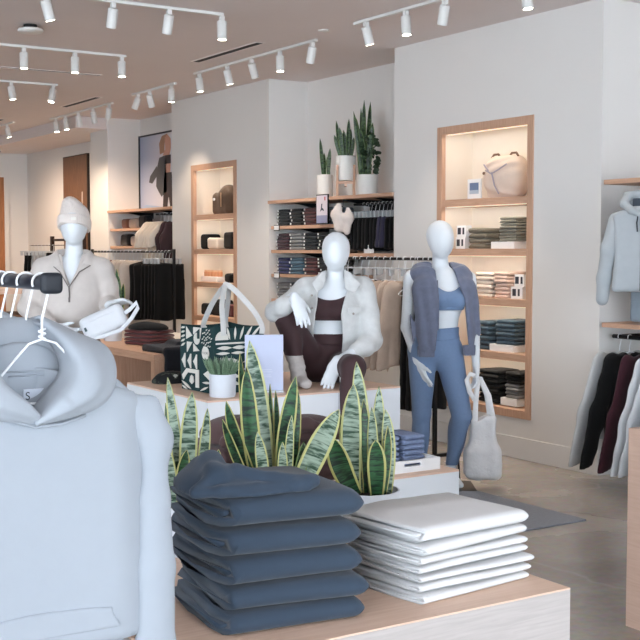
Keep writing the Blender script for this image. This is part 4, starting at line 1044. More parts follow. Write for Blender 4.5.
    for sgn in (1, -1):
        NT = 46; NP = 17; G = np.zeros((NT, NP, 3))
        for a in range(NT):
            v = a / (NT - 1); yb = float(cr(YB, v)); bu = float(cr(BU, v)); ip = cr(I, v); op = cr(O, v)
            pi_ = q(ip[0], ip[1], yb); po = q(op[0], op[1], yb + 0.012)
            for b in range(NP):
                w = b / (NP - 1)
                if w < 0.25:      # inner face going back into the throat
                    f = 1 - w / 0.25; p = pi_ + np.array([(cx - pi_[0]) * 0.10 * f, 0.010 + 0.055 * f, 0.002 * f])
                    p[1] -= 0.010 * (1 - f)
                elif w < 0.85:    # front face
                    f = (w - 0.25) / 0.60; p = pi_ * (1 - f) + po * f
                    ridge = 0.0055 * math.exp(-((f - 0.38 - 0.10 * math.sin(5 * v)) / 0.10) ** 2) * math.sin(PI * min(1, v * 1.2)) - 0.0045 * math.exp(-((f - 0.66) / 0.09) ** 2) * math.sin(PI * v)
                    p[1] -= bu * math.sin(PI * f ** 0.75) ** 0.8 + 0.007 * math.exp(-(f / 0.10) ** 2) * min(1, v * 6) + ridge
                else:             # tucked behind
                    f = (w - 0.85) / 0.15; p = po + np.array([(cx - po[0]) * 0.07 * f, 0.045 * f, -(po[2] - bagc[2]) * 0.07 * f])
                x = cx + sgn * (p[0] - cx); nz = sn(np.array(x), np.array(p[1]), np.array(p[2]), 17 + sgn, 38) * 0.0022
                G[a, b] = (x - (0.003 if v < 0.05 else 0), p[1] + nz - (0.006 if sgn > 0 and v < 0.25 else 0), p[2])
        o2 = MB().grid(G).build('hood_edge', HOOD, hd, smooth='all'); sd = o2.modifiers.new('thickness', 'SOLIDIFY'); sd.thickness = 0.005; sd.offset = 0
    MB().tube([q(0, 418, -0.040), q(18, 424, -0.046), q(36, 428, -0.047), q(60, 425, -0.046), q(84, 416, -0.038)], 0.003, 8).build('neckline_seam', HOOD, t, smooth='all')
    # back neck panel seen inside, its seam and sewn label
    zb = q(36, 392)[2]
    B = Field((cx - 0.11, -0.02, zb - 0.10), (cx + 0.11, 0.08, zb + 0.09), 0.0045)
    B.ell((cx, 0.055, zb), (0.10, 0.02, 0.085), 0); B.noise(0.001, 30, 2); B.build('back_neck_panel', HOOD, t)
    for (a, b) in (((6, 373), (74, 369)), ((8, 377), (74, 373))):
        A2 = q(a[0], a[1], 0.03); B2 = q(b[0], b[1], 0.03)
        MB().tube([(A2[0], 0.036, A2[2]), ((A2[0] + B2[0]) / 2, 0.033, (A2[2] + B2[2]) / 2 - 0.001), (B2[0], 0.036, B2[2])], 0.0016, 6).build('neck_seam', HOOD, hd, smooth='all')
    A2 = q(22, 390, 0.03); B2 = q(56, 402, 0.03)
    lb = MB(); lb.bb(A2[0], B2[0], 0.0305, 0.0315, B2[2], A2[2]); lab = lb.build('neck_label', mat('pale label', (206, 214, 226), 0.6), hd)
    mb = MB(); DK = mat('label ink', (52, 60, 70), 0.7)
    mb.bb(A2[0] + 0.012, B2[0], 0.0298, 0.0304, B2[2] - 0.0005, B2[2] + 0.0022)
    text_mb('S', 0.020, mb, lambda x, y: (A2[0] + 0.0075 + x, 0.0299, (A2[2] + B2[2]) / 2 + 0.0 + y)); mb.build('label_print', DK, hd)
    return t
h0 = hoodie('pale blue hoodie at the front of the navy rail, hood open', RY + 0.05)
dup(h0, (RX, RY + 0.05 + 0.235, RZ), label='pale blue hoodie hanging just behind the front one on the navy rail')
# ------------------------------------------------------------------ plinths, rug, tray of jeans
def plinth(label, x0, x1, y0, y1, h, z0=0.0, seams=()):
    t = thing('display_plinth', label, 'plinth', ((x0 + x1) / 2, (y0 + y1) / 2, z0), 0, 'white display plinths')
    hx, hy = (x1 - x0) / 2, (y1 - y0) / 2
    MB().bb(-hx, hx, -hy, hy, 0, h - 0.0105).build('carcass', WHITEPL, t)
    MB().bb(-hx, hx, -hy, hy, h - 0.01, h).build('plinth_top', OAK_X, t, bevel=0.001)
    for x in seams: MB().bb(x - 0.0012, x + 0.0012, -hy - 0.0008, -hy, 0.0, h - 0.011).build('panel_seam', mat('seam shade', (170, 174, 178), 0.7), t)
    return t
PX0, PX1, PY0, PY1 = 2.86, 4.13, 5.56, 6.62
plinth('large white plinth with a thin oak top, the seated mannequin sitting on it', PX0, PX1, PY0, PY1, 0.80, seams=(-0.22, 0.2))
plinth('low white plinth in front of the large one, carrying the tray of jeans', 2.7, 3.93, 4.77, 5.555, 0.45)
tag(MB().bb(3.95, 5.05, 4.95, 5.985, 0.0, 0.012).build('rug', cloth('grey flatweave', (140, 144, 152), amount=0.12, scale=60, bump=(120, 0.4)), bevel=0.004), 'flat grey rug on the concrete floor beside the low plinth', 'rug')
# tray with a cut-out handle
tx0, tx1, ty0, ty1, tz = 3.50, 3.86, 4.84, 5.30, 0.4504
t = thing('tray', 'shallow white tray with a cut-out handle on the low plinth', 'tray', ((tx0 + tx1) / 2, (ty0 + ty1) / 2, tz))
hx, hy, th = (tx1 - tx0) / 2, (ty1 - ty0) / 2, 0.012
MB().bb(-hx, hx, -hy, hy, 0, th).build('tray_base', WHITE, t)
def handle_wall(y):
    mb = MB(); H = 0.062; a, b, z0, z1 = 0.055, 0.012, 0.030, 0.046
    mb.bb(-hx, -a, y, y + th, th + 0.0004, H); mb.bb(a, hx, y, y + th, th + 0.0004, H); mb.bb(-a, a, y, y + th, th + 0.0004, z0); mb.bb(-a, a, y, y + th, z1, H)
    return mb
handle_wall(-hy).build('tray_end', WHITE, t); handle_wall(hy - th).build('tray_end', WHITE, t)
for s_ in (-1, 1): MB().bb(s_ * (hx - th / 2) - th / 2, s_ * (hx - th / 2) + th / 2, -hy + th + 0.0004, hy - th - 0.0004, th + 0.0004, 0.062).build('tray_side', WHITE, t)
DEN = cloth('washed blue denim', (124, 138, 168), amount=0.16, scale=55, bump=(400, 0.2), sheen=0.0)
for k, xo in enumerate((-0.084, 0.084)):
    stack('folded_jeans', DEN, 'jeans', 'blue jeans in the tray', 'washed blue folded jeans, # of the %s pile in the white tray' % ('left', 'right')[k], 6, 0.150, 0.20, 0.0275, ((tx0 + tx1) / 2 + xo, ty0 + 0.10, tz + th), math.radians((-1, 1)[k]), amp=0.004, nx=10, jitter=0.002)

# ------------------------------------------------------------------ patterned tote, succulent pot and notice on the plinth
GRN = mat('dark teal canvas', (24, 56, 58), 0.9, bump=(500, 0.15)); PRN = mat('ivory print', (218, 216, 208), 0.9); STRAP = cloth('ivory webbing', (206, 206, 204), amount=0.03)
def tote_patterned():
    cx, cy = 3.175, 5.985; rz = math.radians(4)
    t = thing('tote_bag', 'dark green tote with bold ivory leaf print on the large white plinth', 'bag', (cx, cy, 0.8004), rz)
    W, Dp, H = 0.33, 0.36, 0.375; hw, hd = W / 2, Dp / 2
    n = 14; rows = []
    for j in range(9):
        z = H * j / 8; b = 1 + 0.02 * math.sin(PI * j / 8)
        ring = []
        for k in range(n): ring.append((-hw + W * k / n, -hd))
        for k in range(n): ring.append((hw, -hd + Dp * k / n))
        for k in range(n): ring.append((hw - W * k / n, hd))
        for k in range(n): ring.append((-hw, hd - Dp * k / n))
        rows.append([(x * b + 0.003 * sn(x * 9, y * 9, z * 9, 3, 2), y * b + 0.003 * sn(y * 9, x * 9, z * 9, 4, 2), z - (0.012 * (1 - (abs(x) / hw) ** 2 * (abs(y) / hd) ** 2) if j == 8 else 0)) for x, y in ring])
    P = np.array(rows).transpose(1, 0, 2); mb = MB(); mb.grid(P, cu=True)
    mb.poly([rows[0][k] for k in range(4 * n - 1, -1, -1)])
    # print: shapes given in panel units (u along, v up), raised half a millimetre
    OFF = 0.010
    def front(u, v): return (-hw + W * u, -hd - OFF, H * v)
    def left(u, v): return (-hw - OFF, hd - Dp * u, H * v)
    def shape(fn, pts): mb.prism([fn(u, v) for u, v in pts], (0, 0.004, 0) if fn is front else (0.004, 0, 0), 1)
    def tri(fn, a, b, c): shape(fn, [a, b, c])
    def arc(fn, u, v, r, a0, a1, n_=10): shape(fn, [(u, v)] + [(u + r * math.cos(math.radians(a0 + (a1 - a0) * k / n_)), v + r * math.sin(math.radians(a0 + (a1 - a0) * k / n_))) for k in range(n_ + 1)])
    def blade(fn, u0, v0, u1, v1, w):
        d = np.array((u1 - u0, v1 - v0)); nn = np.array((-d[1], d[0])) / np.linalg.norm(d) * w
        pts = [(u0 + d[0] * k / 6 + nn[0] * math.sin(PI * k / 6), v0 + d[1] * k / 6 + nn[1] * math.sin(PI * k / 6)) for k in range(7)] + [(u0 + d[0] * k / 6 - nn[0] * math.sin(PI * k / 6), v0 + d[1] * k / 6 - nn[1] * math.sin(PI * k / 6)) for k in range(5, 0, -1)]
        shape(fn, pts)
    L, Fr = left, front
    for k in range(5): blade(L, 0.03, 0.66 + 0.07 * k, 0.16, 0.72 + 0.06 * k, 0.016)
    tri(L, (0.2, 0.97), (0.2, 0.78), (0.38, 0.84)); tri(L, (0.22, 0.74), (0.38, 0.74), (0.22, 0.58)); tri(L, (0.42, 0.97), (0.62, 0.97), (0.42, 0.86)); arc(L, 0.52, 0.80, 0.09, 90, 360); tri(L, (0.42, 0.72), (0.60, 0.62), (0.42, 0.60)); tri(L, (0.62, 0.8), (0.66, 0.97), (0.62, 0.97))
    for k in range(26):
        a = k * 2.4; r_ = 0.030 * math.sqrt(k); u, v = 0.82 + r_ * math.cos(a), 0.80 + r_ * math.sin(a) * 1.1; blade(L, u - 0.018, v - 0.012, u + 0.02, v + 0.014, 0.008)
    for u in (0.08, 0.26, 0.44):
        shape(L, [(u + 0.06, 0.56), (u + 0.085, 0.56), (u + 0.085, 0.34), (u + 0.06, 0.34), (u + 0.03, 0.39), (u - 0.03, 0.45), (u + 0.03, 0.51)])
    shape(L, [(0.06, 0.22), (0.20, 0.33), (0.58, 0.33), (0.58, 0.06), (0.48, 0.06), (0.48, 0.27), (0.24, 0.27), (0.10, 0.15)])
    shape(L, [(0.32, 0.22), (0.36, 0.24), (0.41, 0.22), (0.43, 0.14), (0.36, 0.10), (0.29, 0.14)])
    blade(L, 0.05, 0.13, 0.34, 0.02, 0.022); blade(L, 0.05, 0.06, 0.22, 0.01, 0.016); blade(L, 0.62, 0.02, 0.86, 0.10, 0.016); tri(L, (0.72, 0.28), (0.9, 0.2), (0.9, 0.36)); blade(L, 0.68, 0.15, 0.95, 0.16, 0.018)
    for k in range(5): blade(Fr, 0.30 + 0.10 * k, 0.80, 0.24 + 0.17 * k, 0.99, 0.020)
    arc(Fr, 0.14, 0.80, 0.13, 0, 180); shape(Fr, [(0.02, 0.76), (0.98, 0.76), (0.98, 0.735), (0.02, 0.735)])
    for k in range(3): blade(Fr, 0.04 + 0.30 * k, 0.68, 0.34 + 0.30 * k, 0.68, 0.028); blade(Fr, 0.02 + 0.30 * k, 0.60, 0.30 + 0.30 * k, 0.60, 0.022)
    for k in range(4): blade(Fr, 0.52, 0.12 + 0.11 * k, 0.22, 0.19 + 0.11 * k, 0.030); blade(Fr, 0.56, 0.12 + 0.11 * k, 0.86, 0.19 + 0.11 * k, 0.030)
    for k in range(5): blade(Fr, 0.04 + 0.035 * k, 0.26, 0.04 + 0.035 * k, 0.54, 0.010)
    mb.build('bag_body', [GRN, PRN], t, smooth=35)
    MB().prism([(-hw + 0.012, -hd + 0.012, H - 0.05), (hw - 0.012, -hd + 0.012, H - 0.05), (hw - 0.012, hd - 0.012, H - 0.05), (-hw + 0.012, hd - 0.012, H - 0.05)], (0, 0, 0.004)).build('inner_floor', mat('bag inside', (30, 34, 36), 0.9), t)
    def strap(pts, name='handle'):
        cs = [Vector(p) for p in pts]; sm = []
        for i in range(len(cs) - 1):
            p0, p1, p2, p3 = cs[max(i - 1, 0)], cs[i], cs[i + 1], cs[min(i + 2, len(cs) - 1)]
            for k in range(6):
                f = k / 6; sm.append(0.5 * (2 * p1 + (p2 - p0) * f + (2 * p0 - 5 * p1 + 4 * p2 - p3) * f * f + (3 * p1 - p0 - 3 * p2 + p3) * f ** 3))
        sm.append(cs[-1]); MB().tube(sm, 0.017, 10, flat=((0.15, 1, 0), 0.16)).build(name, STRAP, t, smooth=True)
    apx = (0.02, -0.02, H + 0.225)
    strap([(-0.11, -hd - 0.012, H - 0.05), (-0.11, -hd - 0.010, H), (-0.075, -0.12, H + 0.11), (0.0, -0.03, H + 0.215), apx, (0.05, -0.05, H + 0.20), (0.12, -0.13, H + 0.09), (0.145, -hd - 0.010, H), (0.145, -hd - 0.012, H - 0.05)])
    strap([(-0.02, hd - 0.02, H - 0.03), (-0.02, hd - 0.01, H), (0.0, 0.10, H + 0.12), (0.02, 0.01, H + 0.212), (0.045, 0.0, H + 0.205), (0.10, 0.10, H + 0.10), (0.13, hd - 0.01, H), (0.13, hd - 0.02, H - 0.03)])
    o = MB().cyl(left(0.80, 0.60), (left(0.80, 0.60)[0] - 0.004, left(0.80, 0.60)[1], left(0.80, 0.60)[2]), 0.037, 28).build('round_tag', PRN, t, smooth=True)
    c0 = left(0.80, 0.60); m2 = MB(); text_mb('VUORI', 0.020, m2, lambda x, y: (c0[0] - 0.0046, c0[1] - x, c0[2] + y)); m2.build('tag_print', mat('tag ink', (70, 70, 74), 0.8), o)
tote_patterned()
bx, by = spot_at(219, 6.02)
t = thing('potted_succulent', 'small spiky succulent in a pale pot in front of the patterned tote', 'plant', (3.02, 5.69, 0.8004), -YAW)
pot(t, 0.074, 0.125, POTW, taper=0.97)
r_ = np.random.RandomState(5); mb = MB()
GREENM = leaf_mat('succulent leaf', (84, 112, 88), (124, 148, 120), (110, 138, 110), 8)
for k in range(95):
    a = r_.uniform(0, 6.28); rr = 0.056 * math.sqrt(r_.rand()); ln = r_.uniform(0.075, 0.125); lean = rr / 0.056 * 0.55
    b = (math.cos(a) * rr, math.sin(a) * rr, 0.108); e = (b[0] + math.cos(a) * ln * lean, b[1] + math.sin(a) * ln * lean, 0.108 + ln * (1 - 0.25 * lean))
    l = leaf_mb(b, e, 0.012, bow=(math.cos(a) * 0.006, math.sin(a) * 0.006, 0.004), nv=6); mb.add(l.v, l.f, 0, [l.uv[i] for i in range(len(l.v))])
o = mb.build('foliage', GREENM, t, smooth='all'); sd = o.modifiers.new('thickness', 'SOLIDIFY'); sd.thickness = 0.002
t = thing('notice_stand', 'pale lilac notice in an upright holder beside the patterned tote', 'sign', (3.305, 5.73, 0.8004), -YAW + math.radians(6))
LIL = mat('lilac white card', (190, 198, 222), 0.5)
MB().bb(-0.108, 0.108, -0.003, 0.003, 0.012, 0.325).build('card', LIL, t, bevel=0.001)
MB().bb(-0.108, 0.108, -0.03, 0.03, 0.0, 0.0115).build('foot', mat('clear acrylic', (214, 220, 228), 0.15), t, bevel=0.002)
mb = MB()
for k, (w_, z_) in enumerate(((0.062, 0.126), (0.070, 0.114), (0.05, 0.096), (0.058, 0.086))): mb.bb(-w_ / 2 + 0.012, w_ / 2 + 0.012, -0.0037, -0.0031, z_, z_ + 0.004)
mb.build('faint_print', mat('faint print', (206, 212, 230), 0.6), t)
# patterned dark garment lying on the plinth's back corner
F = Field((-0.20, -0.12, -0.004), (0.20, 0.14, 0.09), 0.006); F.ell((0, 0, 0.01), (0.17, 0.10, 0.045), 0); F.ell((-0.06, -0.02, 0.03), (0.09, 0.06, 0.035), 0.03); F.noise(0.010, 30, 5); X, Y, Z = F.xyz(); F.cut(-Z + 0 * (X + Y))
cam_m = bpy.data.materials.new('dark mottled print'); cam_m.use_nodes = True; nt = cam_m.node_tree; v = nt.nodes.new('ShaderNodeTexNoise'); v.inputs['Scale'].default_value = 22; tc = nt.nodes.new('ShaderNodeTexCoord'); rp = nt.nodes.new('ShaderNodeValToRGB')
rp.color_ramp.interpolation = 'CONSTANT'; rp.color_ramp.elements[0].color = rgb(18, 20, 22); rp.color_ramp.elements[1].position = 0.55; rp.color_ramp.elements[1].color = rgb(70, 76, 66); e_ = rp.color_ramp.elements.new(0.66); e_.color = rgb(196, 198, 192)
nt.links.new(tc.outputs['Object'], v.inputs['Vector']); nt.links.new(v.outputs['Fac'], rp.inputs['Fac']); nt.links.new(rp.outputs['Color'], nt.nodes['Principled BSDF'].inputs['Base Color']); nt.nodes['Principled BSDF'].inputs['Roughness'].default_value = 0.9
tag(F.build('folded_scarf', cam_m, loc=(3.12, 6.48, 0.8005), rz=0.2), 'crumpled dark mottled garment on the rear corner of the large plinth', 'garment')

# ------------------------------------------------------------------ belt bag held by the beanie mannequin, white tote held by the mannequin in blue
bx, by = spot_at(72, 7.5)
def loc_of(D, px0, x, y, z):
    b = spot_at(px0, D); c, s_ = math.cos(-YAW), math.sin(-YAW)
    return (b[0] + x * c - y * s_, b[1] + x * s_ + y * c, z)
t = thing('belt_bag', 'white belt bag with a black zip held in both hands of the beanie mannequin', 'bag', loc_of(7.5, 72, 0.265, -0.36, 1.165), -YAW)
BELT = cloth('white nylon', (216, 219, 224), rough=0.6, amount=0.02, bump=(200, 0.1))
F = Field((-0.18, -0.07, -0.12), (0.20, 0.07, 0.12), 0.005); R = np.array(Matrix.Rotation(math.radians(-24), 3, 'Y'))
F.rbox((0, 0, 0), (0.140, 0.036, 0.072), 0.034, 0, R); F.noise(0.002, 30, 2); F.build('pouch', BELT, t)
ca, sa = math.cos(math.radians(24)), math.sin(math.radians(24)); rr = lambda x, z: (x * ca - z * sa, x * sa + z * ca)
pz = [rr(-0.11, -0.05), rr(-0.03, -0.055), rr(0.05, -0.055), rr(0.115, -0.045)]
MB().tube([(rr(x, z)[0], -0.0335, rr(x, z)[1]) for x, z in ((-0.112, 0.012), (-0.112, -0.012))], 0.008, 8).build('zip_pull', mat('teal grey pull', (70, 90, 96), 0.5), t, smooth=True)
MB().tube([(rr(-0.10, 0.03)[0], -0.034, rr(-0.10, 0.03)[1]), (rr(0, 0.036)[0], -0.036, rr(0, 0.036)[1]), (rr(0.10, 0.03)[0], -0.034, rr(0.10, 0.03)[1])], 0.003, 6).build('zip', BELT, t, smooth=True)
sp = [rr(-0.12, 0.02), (-0.17, -0.03), (-0.185, 0.0), (-0.16, 0.02)]
MB().tube([(rr(0.11, -0.01)[0], 0.0, rr(0.11, -0.01)[1]), (0.16, -0.015, 0.075), (0.205, -0.02, 0.12), (0.21, -0.02, 0.085), (0.17, -0.02, 0.02), (0.11, -0.03, -0.045), (0.0, -0.03, -0.085), (-0.08, -0.02, -0.10)], 0.012, 8, flat=((0, 1, 0), 0.3)).build('strap', BELT, t, smooth=True)
t = thing('tote_bag', 'crinkled white tote hanging from the hand of the mannequin in blue', 'bag', loc_of(7.9, 440, 0.285, -0.06, 0.06), -YAW)
TOTE = cloth('crinkled white nylon', (230, 231, 232), rough=0.7, amount=0.02, bump=(60, 0.35))
F = Field((-0.17, -0.12, 0.0), (0.19, 0.12, 0.50), 0.006)
F.rbox((0.0, 0, 0.24), (0.085, 0.055, 0.20), 0.03, 0); F.rbox((0.004, 0, 0.12), (0.118, 0.07, 0.105), 0.035, 0.08)
X, Y, Z = F.xyz(); F.f += (0.003 * np.sin(55 * X + 2 * Z) + 0.004 * sn(X, Y, Z, 4, 36) + 0.003 * sn(X, Y, Z, 9, 70)).astype(np.float32); F.cut(Z - 0.425 - 0.02 * np.sin(30 * X) + 0 * Y); F.build('bag_body', TOTE, t)
hz = 0.775
for (xa, xb, y) in ((-0.055, 0.06, -0.035), (-0.045, 0.05, 0.035)):
    MB().tube([(xa, y, 0.37), (xa, y * 1.1, 0.43), (xa * 0.7 - 0.01, y * 0.8, 0.56), (-0.035, y * 0.3, 0.67), (-0.042, 0, 0.692), (-0.02, -y * 0.2, 0.685), (xb * 0.6, y * 0.8, 0.57), (xb, y * 1.1, 0.44), (xb, y, 0.37)], 0.017, 8, flat=((0, 1, 0), 0.22)).build('handle', TOTE, t, smooth=True)
MB().tube([(-0.05, -0.03, 0.70), (-0.09, -0.045, 0.72), (-0.115, -0.05, 0.68), (-0.095, -0.05, 0.60), (-0.06, -0.05, 0.545)], 0.016, 8, flat=((0, 1, 0), 0.25)).build('tied_strap', TOTE, t, smooth=True)

# ------------------------------------------------------------------ cubby table behind the plinth with piles of clothes
t = thing('cubby_table', 'oak display table with open cubby behind the large plinth', 'table', (4.1, 8.55, 0))
CX, CY, CH = 0.54, 0.80, 0.85; mb = MB()
mb.bb(-CX, CX, -CY, CY, CH - 0.055, CH); mb.build('table_top', OAK_Y, t, bevel=0.002)
for y in (-CY, -0.03, CY - 0.06): MB().bb(-CX, CX, y, y + 0.06, 0.0, CH - 0.0555).build('upright_panel', OAK_Z, t, bevel=0.002)
MB().bb(-CX + 0.02, CX - 0.02, -CY + 0.0605, -0.0305, 0.50, 0.54).build('shelf', OAK_Y, t); MB().bb(-CX + 0.02, CX - 0.02, 0.0305, CY - 0.0605, 0.50, 0.54).build('shelf', OAK_Y, t)
MB().bb(0.20, 0.22, -CY + 0.0605, CY - 0.0605, 0.0, CH - 0.056).build('back_panel', DARKWOOD, t)
BLK = cloth('black jersey', (10, 11, 13), amount=0.1, scale=20, bump=(300, 0.1), sheen=0.05); BURG = cloth('burgundy jersey', (88, 44, 46), amount=0.08, scale=20); CREAM = cloth('cream jersey', (206, 196, 184), amount=0.04, scale=20)
NVB = cloth('ink blue denim', (18, 20, 28), amount=0.2, scale=40, bump=(300, 0.15))
T0 = 0.8505
zt = stack('folded_leggings', BURG, 'leggings', 'burgundy leggings on the cubby table', 'burgundy folded leggings, # of the pile on the oak cubby table', 4, 0.34, 0.24, 0.030, (3.80, 8.60, T0), math.radians(-75), amp=0.006)
F = Field((-0.22, -0.16, -0.004), (0.22, 0.16, 0.10), 0.007); F.ell((0, 0, 0.005), (0.19, 0.13, 0.055), 0); F.noise(0.009, 22, 3); X, Y, Z = F.xyz(); F.cut(-Z + 0 * (X + Y))
drape = F
# the small pile sits on the turned stack, so find its centre
a_ = math.radians(-75); pc = (3.80 - math.sin(a_) * 0.12, 8.60 + math.cos(a_) * 0.12)
tag(F.build('folded_shirt', BLK, loc=(pc[0], pc[1], zt + 0.001), rz=a_), 'crumpled black top lying on the burgundy leggings pile', 'shirt')
tag(F.build('folded_shirt', CREAM, loc=(4.22, 8.45, T0), rz=0.3), 'crumpled cream top on the oak cubby table behind the black jeans', 'shirt')
tag(F.build('folded_shirt', CREAM, loc=(4.30, 9.0, T0), rz=1.2), 'cream top at the far side of the oak cubby table', 'shirt')
# dark jeans draped over the near edge of the table
F = Field((-0.30, -0.14, -0.42), (0.34, 0.42, 0.12), 0.009)
F.rbox((0.0, 0.16, 0.022), (0.24, 0.20, 0.026), 0.02, 0); F.rbox((0.0, -0.035, -0.14), (0.235, 0.026, 0.19), 0.024, 0.04); F.rbox((0.10, 0.24, 0.05), (0.15, 0.10, 0.026), 0.02, 0.03); F.noise(0.008, 20, 8)
X, Y, Z = F.xyz(); F.cut(np.where(Y > -0.004, 0.0005 - Z, -0.05) + 0 * X)
tag(F.build('draped_jeans', NVB, loc=(3.86, 7.745, T0)), 'ink blue jeans draped over the near edge of the oak cubby table', 'jeans')
t = thing('snake_plant', 'narrow snake plant behind the far rack, beside the beanie mannequin', 'plant', (3.82, 9.12, T0), -YAW)
pot(t, 0.08, 0.13, POTW)
for k in range(7):
    x = -0.055 + 0.018 * k; add_leaf(t, LEAF3 if k % 2 else LEAF2, (x * 0.8, 0.03 * math.sin(k * 2.1), 0.115), (x * 1.7, 0.05 * math.sin(k * 2.1), 0.115 + (0.40, 0.46, 0.50, 0.44, 0.48, 0.42, 0.36)[k]), 0.058, bow=(0.01, 0, 0), twist=0.3 * math.sin(k * 3.0))
# tall timber unit at the left edge, mostly behind the hoodie rail
bx, by = spot_at(-6, 10.4)
t = thing('shelf_unit', 'dark timber shelf unit at left edge behind the navy rail', 'shelving', (bx, by, 0))
MB().bb(-0.45, 0.45, -0.3, 0.3, 1.22, 1.27).build('unit_top', OAK_X, t, bevel=0.002)
for x in (-0.45, 0.38): MB().bb(x, x + 0.07, -0.3, 0.3, 0, 1.2195).build('side_panel', DARKWOOD, t)
for z in (0.2, 0.6, 1.0): MB().bb(-0.3795, 0.3795, -0.28, 0.28, z, z + 0.04).build('shelf', DARKWOOD, t)
# wooden counter at the right edge
t = box_table('tan oak counter at the right edge, under the hanging shirts', 3.77, 4.75, 1.9, 3.46, 0.85, TANWOOD, TANWOOD, th=0.035, cat='counter')
# ------------------------------------------------------------------ hanging garments
def garment_proto(name, m, W=0.42, L=0.62, th=0.030, sleeve=0.5, spread=0.10, seed=1, h=0.012, lift=0.0, hood=False):
    """top on a hanger, z = 0 at the rail; x across the shoulders, y along the rail"""
    zt_ = -0.105
    F = Field((-W / 2 - spread - 0.09, -0.085, zt_ - max(L, sleeve + 0.08) - 0.05), (W / 2 + spread + 0.09, 0.085, zt_ + (0.14 if hood else 0.07)), h)
    hw = W / 2
    def fn(X, Y, Z):
        ax = np.abs(X); v = np.clip((zt_ - Z) / L, 0, 1)
        top = zt_ + 0.005 - 0.30 * np.clip(ax - 0.05, 0, 1) - 1.0 * np.clip(0.055 - ax, 0, 1) * 0.6
        wid = hw * (0.98 - 0.06 * np.sin(PI * np.clip(v * 1.3, 0, 1)))
        tt = th * (0.75 + 0.5 * v); wav = 0.010 * np.sin(34 * X + seed) * v
        r = 0.014
        qx, qy, qz = np.broadcast_arrays(ax - wid + r, np.abs(Y + wav) - tt + r, np.maximum(Z - top, zt_ - L - Z) + r)
        return np.sqrt(np.maximum(qx, 0) ** 2 + np.maximum(qy, 0) ** 2 + np.maximum(qz, 0) ** 2) + np.minimum(np.maximum(np.maximum(qx, qy), qz), 0) - r
    F.put(fn, (-9, -9, -9), (9, 9, 9))
    if sleeve:
        for s_ in (-1, 1):
            a = (s_ * (hw - 0.03), 0, zt_ - 0.07); b = (s_ * (hw + spread * 0.55), -0.01, zt_ - 0.07 - sleeve * 0.5); c = (s_ * (hw + spread), 0.0, zt_ - 0.06 - sleeve)
            F.path([a, b, c], [0.078, 0.072, 0.060], 0.02, ((0, 1, 0), 0.34))
        X_, Y_, Z_ = F.xyz(); F.cut(np.where(np.abs(X_) > hw + 0.01, (zt_ - 0.065 - sleeve) - Z_ - 0.25 * (np.abs(X_) - hw - spread), -0.05) + 0 * Y_)
    if hood: F.path([(-0.09, 0.0, zt_ - 0.05), (-0.075, 0.01, zt_ + 0.03), (0, 0.03, zt_ + 0.055), (0.075, 0.01, zt_ + 0.03), (0.09, 0.0, zt_ - 0.05)], [0.03] * 5, 0.03)
    F.noise(0.004, 30, seed)
    return F.build(name, m)
def trouser_proto(name, m, W=0.30, L=0.85, th=0.022, seed=1, h=0.012, top=-0.13):
    F = Field((-W / 2 - 0.06, -0.07, top - L - 0.03), (W / 2 + 0.06, 0.07, top + 0.03), h)
    def fn(X, Y, Z):
        v = np.clip((top - Z) / L, 0, 1); wid = W / 2 * (1 + 0.12 * v); r = 0.012; wav = 0.010 * np.sin(40 * X + seed) * (0.3 + v)
        qx, qy, qz = np.broadcast_arrays(np.abs(X) - wid + r, np.abs(Y + wav) - th + r, np.abs(Z - top + L / 2) - L / 2 - 0.008 * np.sin(22 * X + seed) + r)
        return np.sqrt(np.maximum(qx, 0) ** 2 + np.maximum(qy, 0) ** 2 + np.maximum(qz, 0) ** 2) + np.minimum(np.maximum(np.maximum(qx, qy), qz), 0) - r
    F.put(fn, (-9, -9, -9), (9, 9, 9)); F.noise(0.003, 34, seed)
    return F.build(name, m)
HIDE = []
class Rail:
    """garments and hangers set out along a rail that runs in y"""
    def __init__(s, x, z, group, rail_r=0.011, rz=0.0, hang_m=None, drop=0.0): s.drop = drop; s.x, s.z, s.g, s.r, s.rz, s.hm = x, z, group, rail_r, rz, hang_m; s.hp = None; s.cp = None
    def hanger(s, y, label, clip=False):
        k = 'cp' if clip else 'hp'; p = getattr(s, k)
        if p is None:
            if clip:
                t = thing('clip_hanger', label, 'hanger', (s.x, y, s.z), s.rz, s.g + ' hangers'); R = s.r + 0.003
                MB().tube([(math.cos(a) * R, 0, math.sin(a) * R) for a in np.linspace(3.6, -0.5, 10)] + [(0.003, 0, -0.045), (0, 0, -0.075)], 0.0025, 6).build('hook', WIRE, t, smooth=True)
                MB().tube([(-0.155, 0, -0.078), (0.155, 0, -0.078)], 0.005, 6).build('bar', CLEAR, t, smooth=True)
                for q_ in (-0.13, 0.13): MB().box((q_, 0, -0.105), (0.034, 0.020, 0.055)).build('clip', CLEAR, t, bevel=0.003)
            else:
                t = wire_hanger(label, (s.x, y, s.z), s.rz, 0.98, s.g + ' hangers', r=0.0032, rail=s.r, m=s.hm, drop=s.drop)
            setattr(s, k, t); return t
        return dup(p, (s.x, y, s.z), s.rz, label=label)
    def put(s, proto, y, label, cat, used=[], dz=0.0, mirror=False):
        o = proto
        if proto.name in s_used: o = proto.copy(); COL.objects.link(o)
        s_used.add(proto.name)
        o.location = (s.x, y, s.z + dz - (s.drop if o.name.split('.')[0] in ('hanging_sweater', 'hanging_vest') else 0)); o.rotation_euler = (0, 0, s.rz + RNG.uniform(-0.06, 0.06))
        tag(o, label, cat, s.g); return o
s_used = set()
CLEAR = mat('grey clip plastic', (176, 180, 184), 0.25)
BLKHANG = mat('black hanger', (20, 20, 22), 0.4)

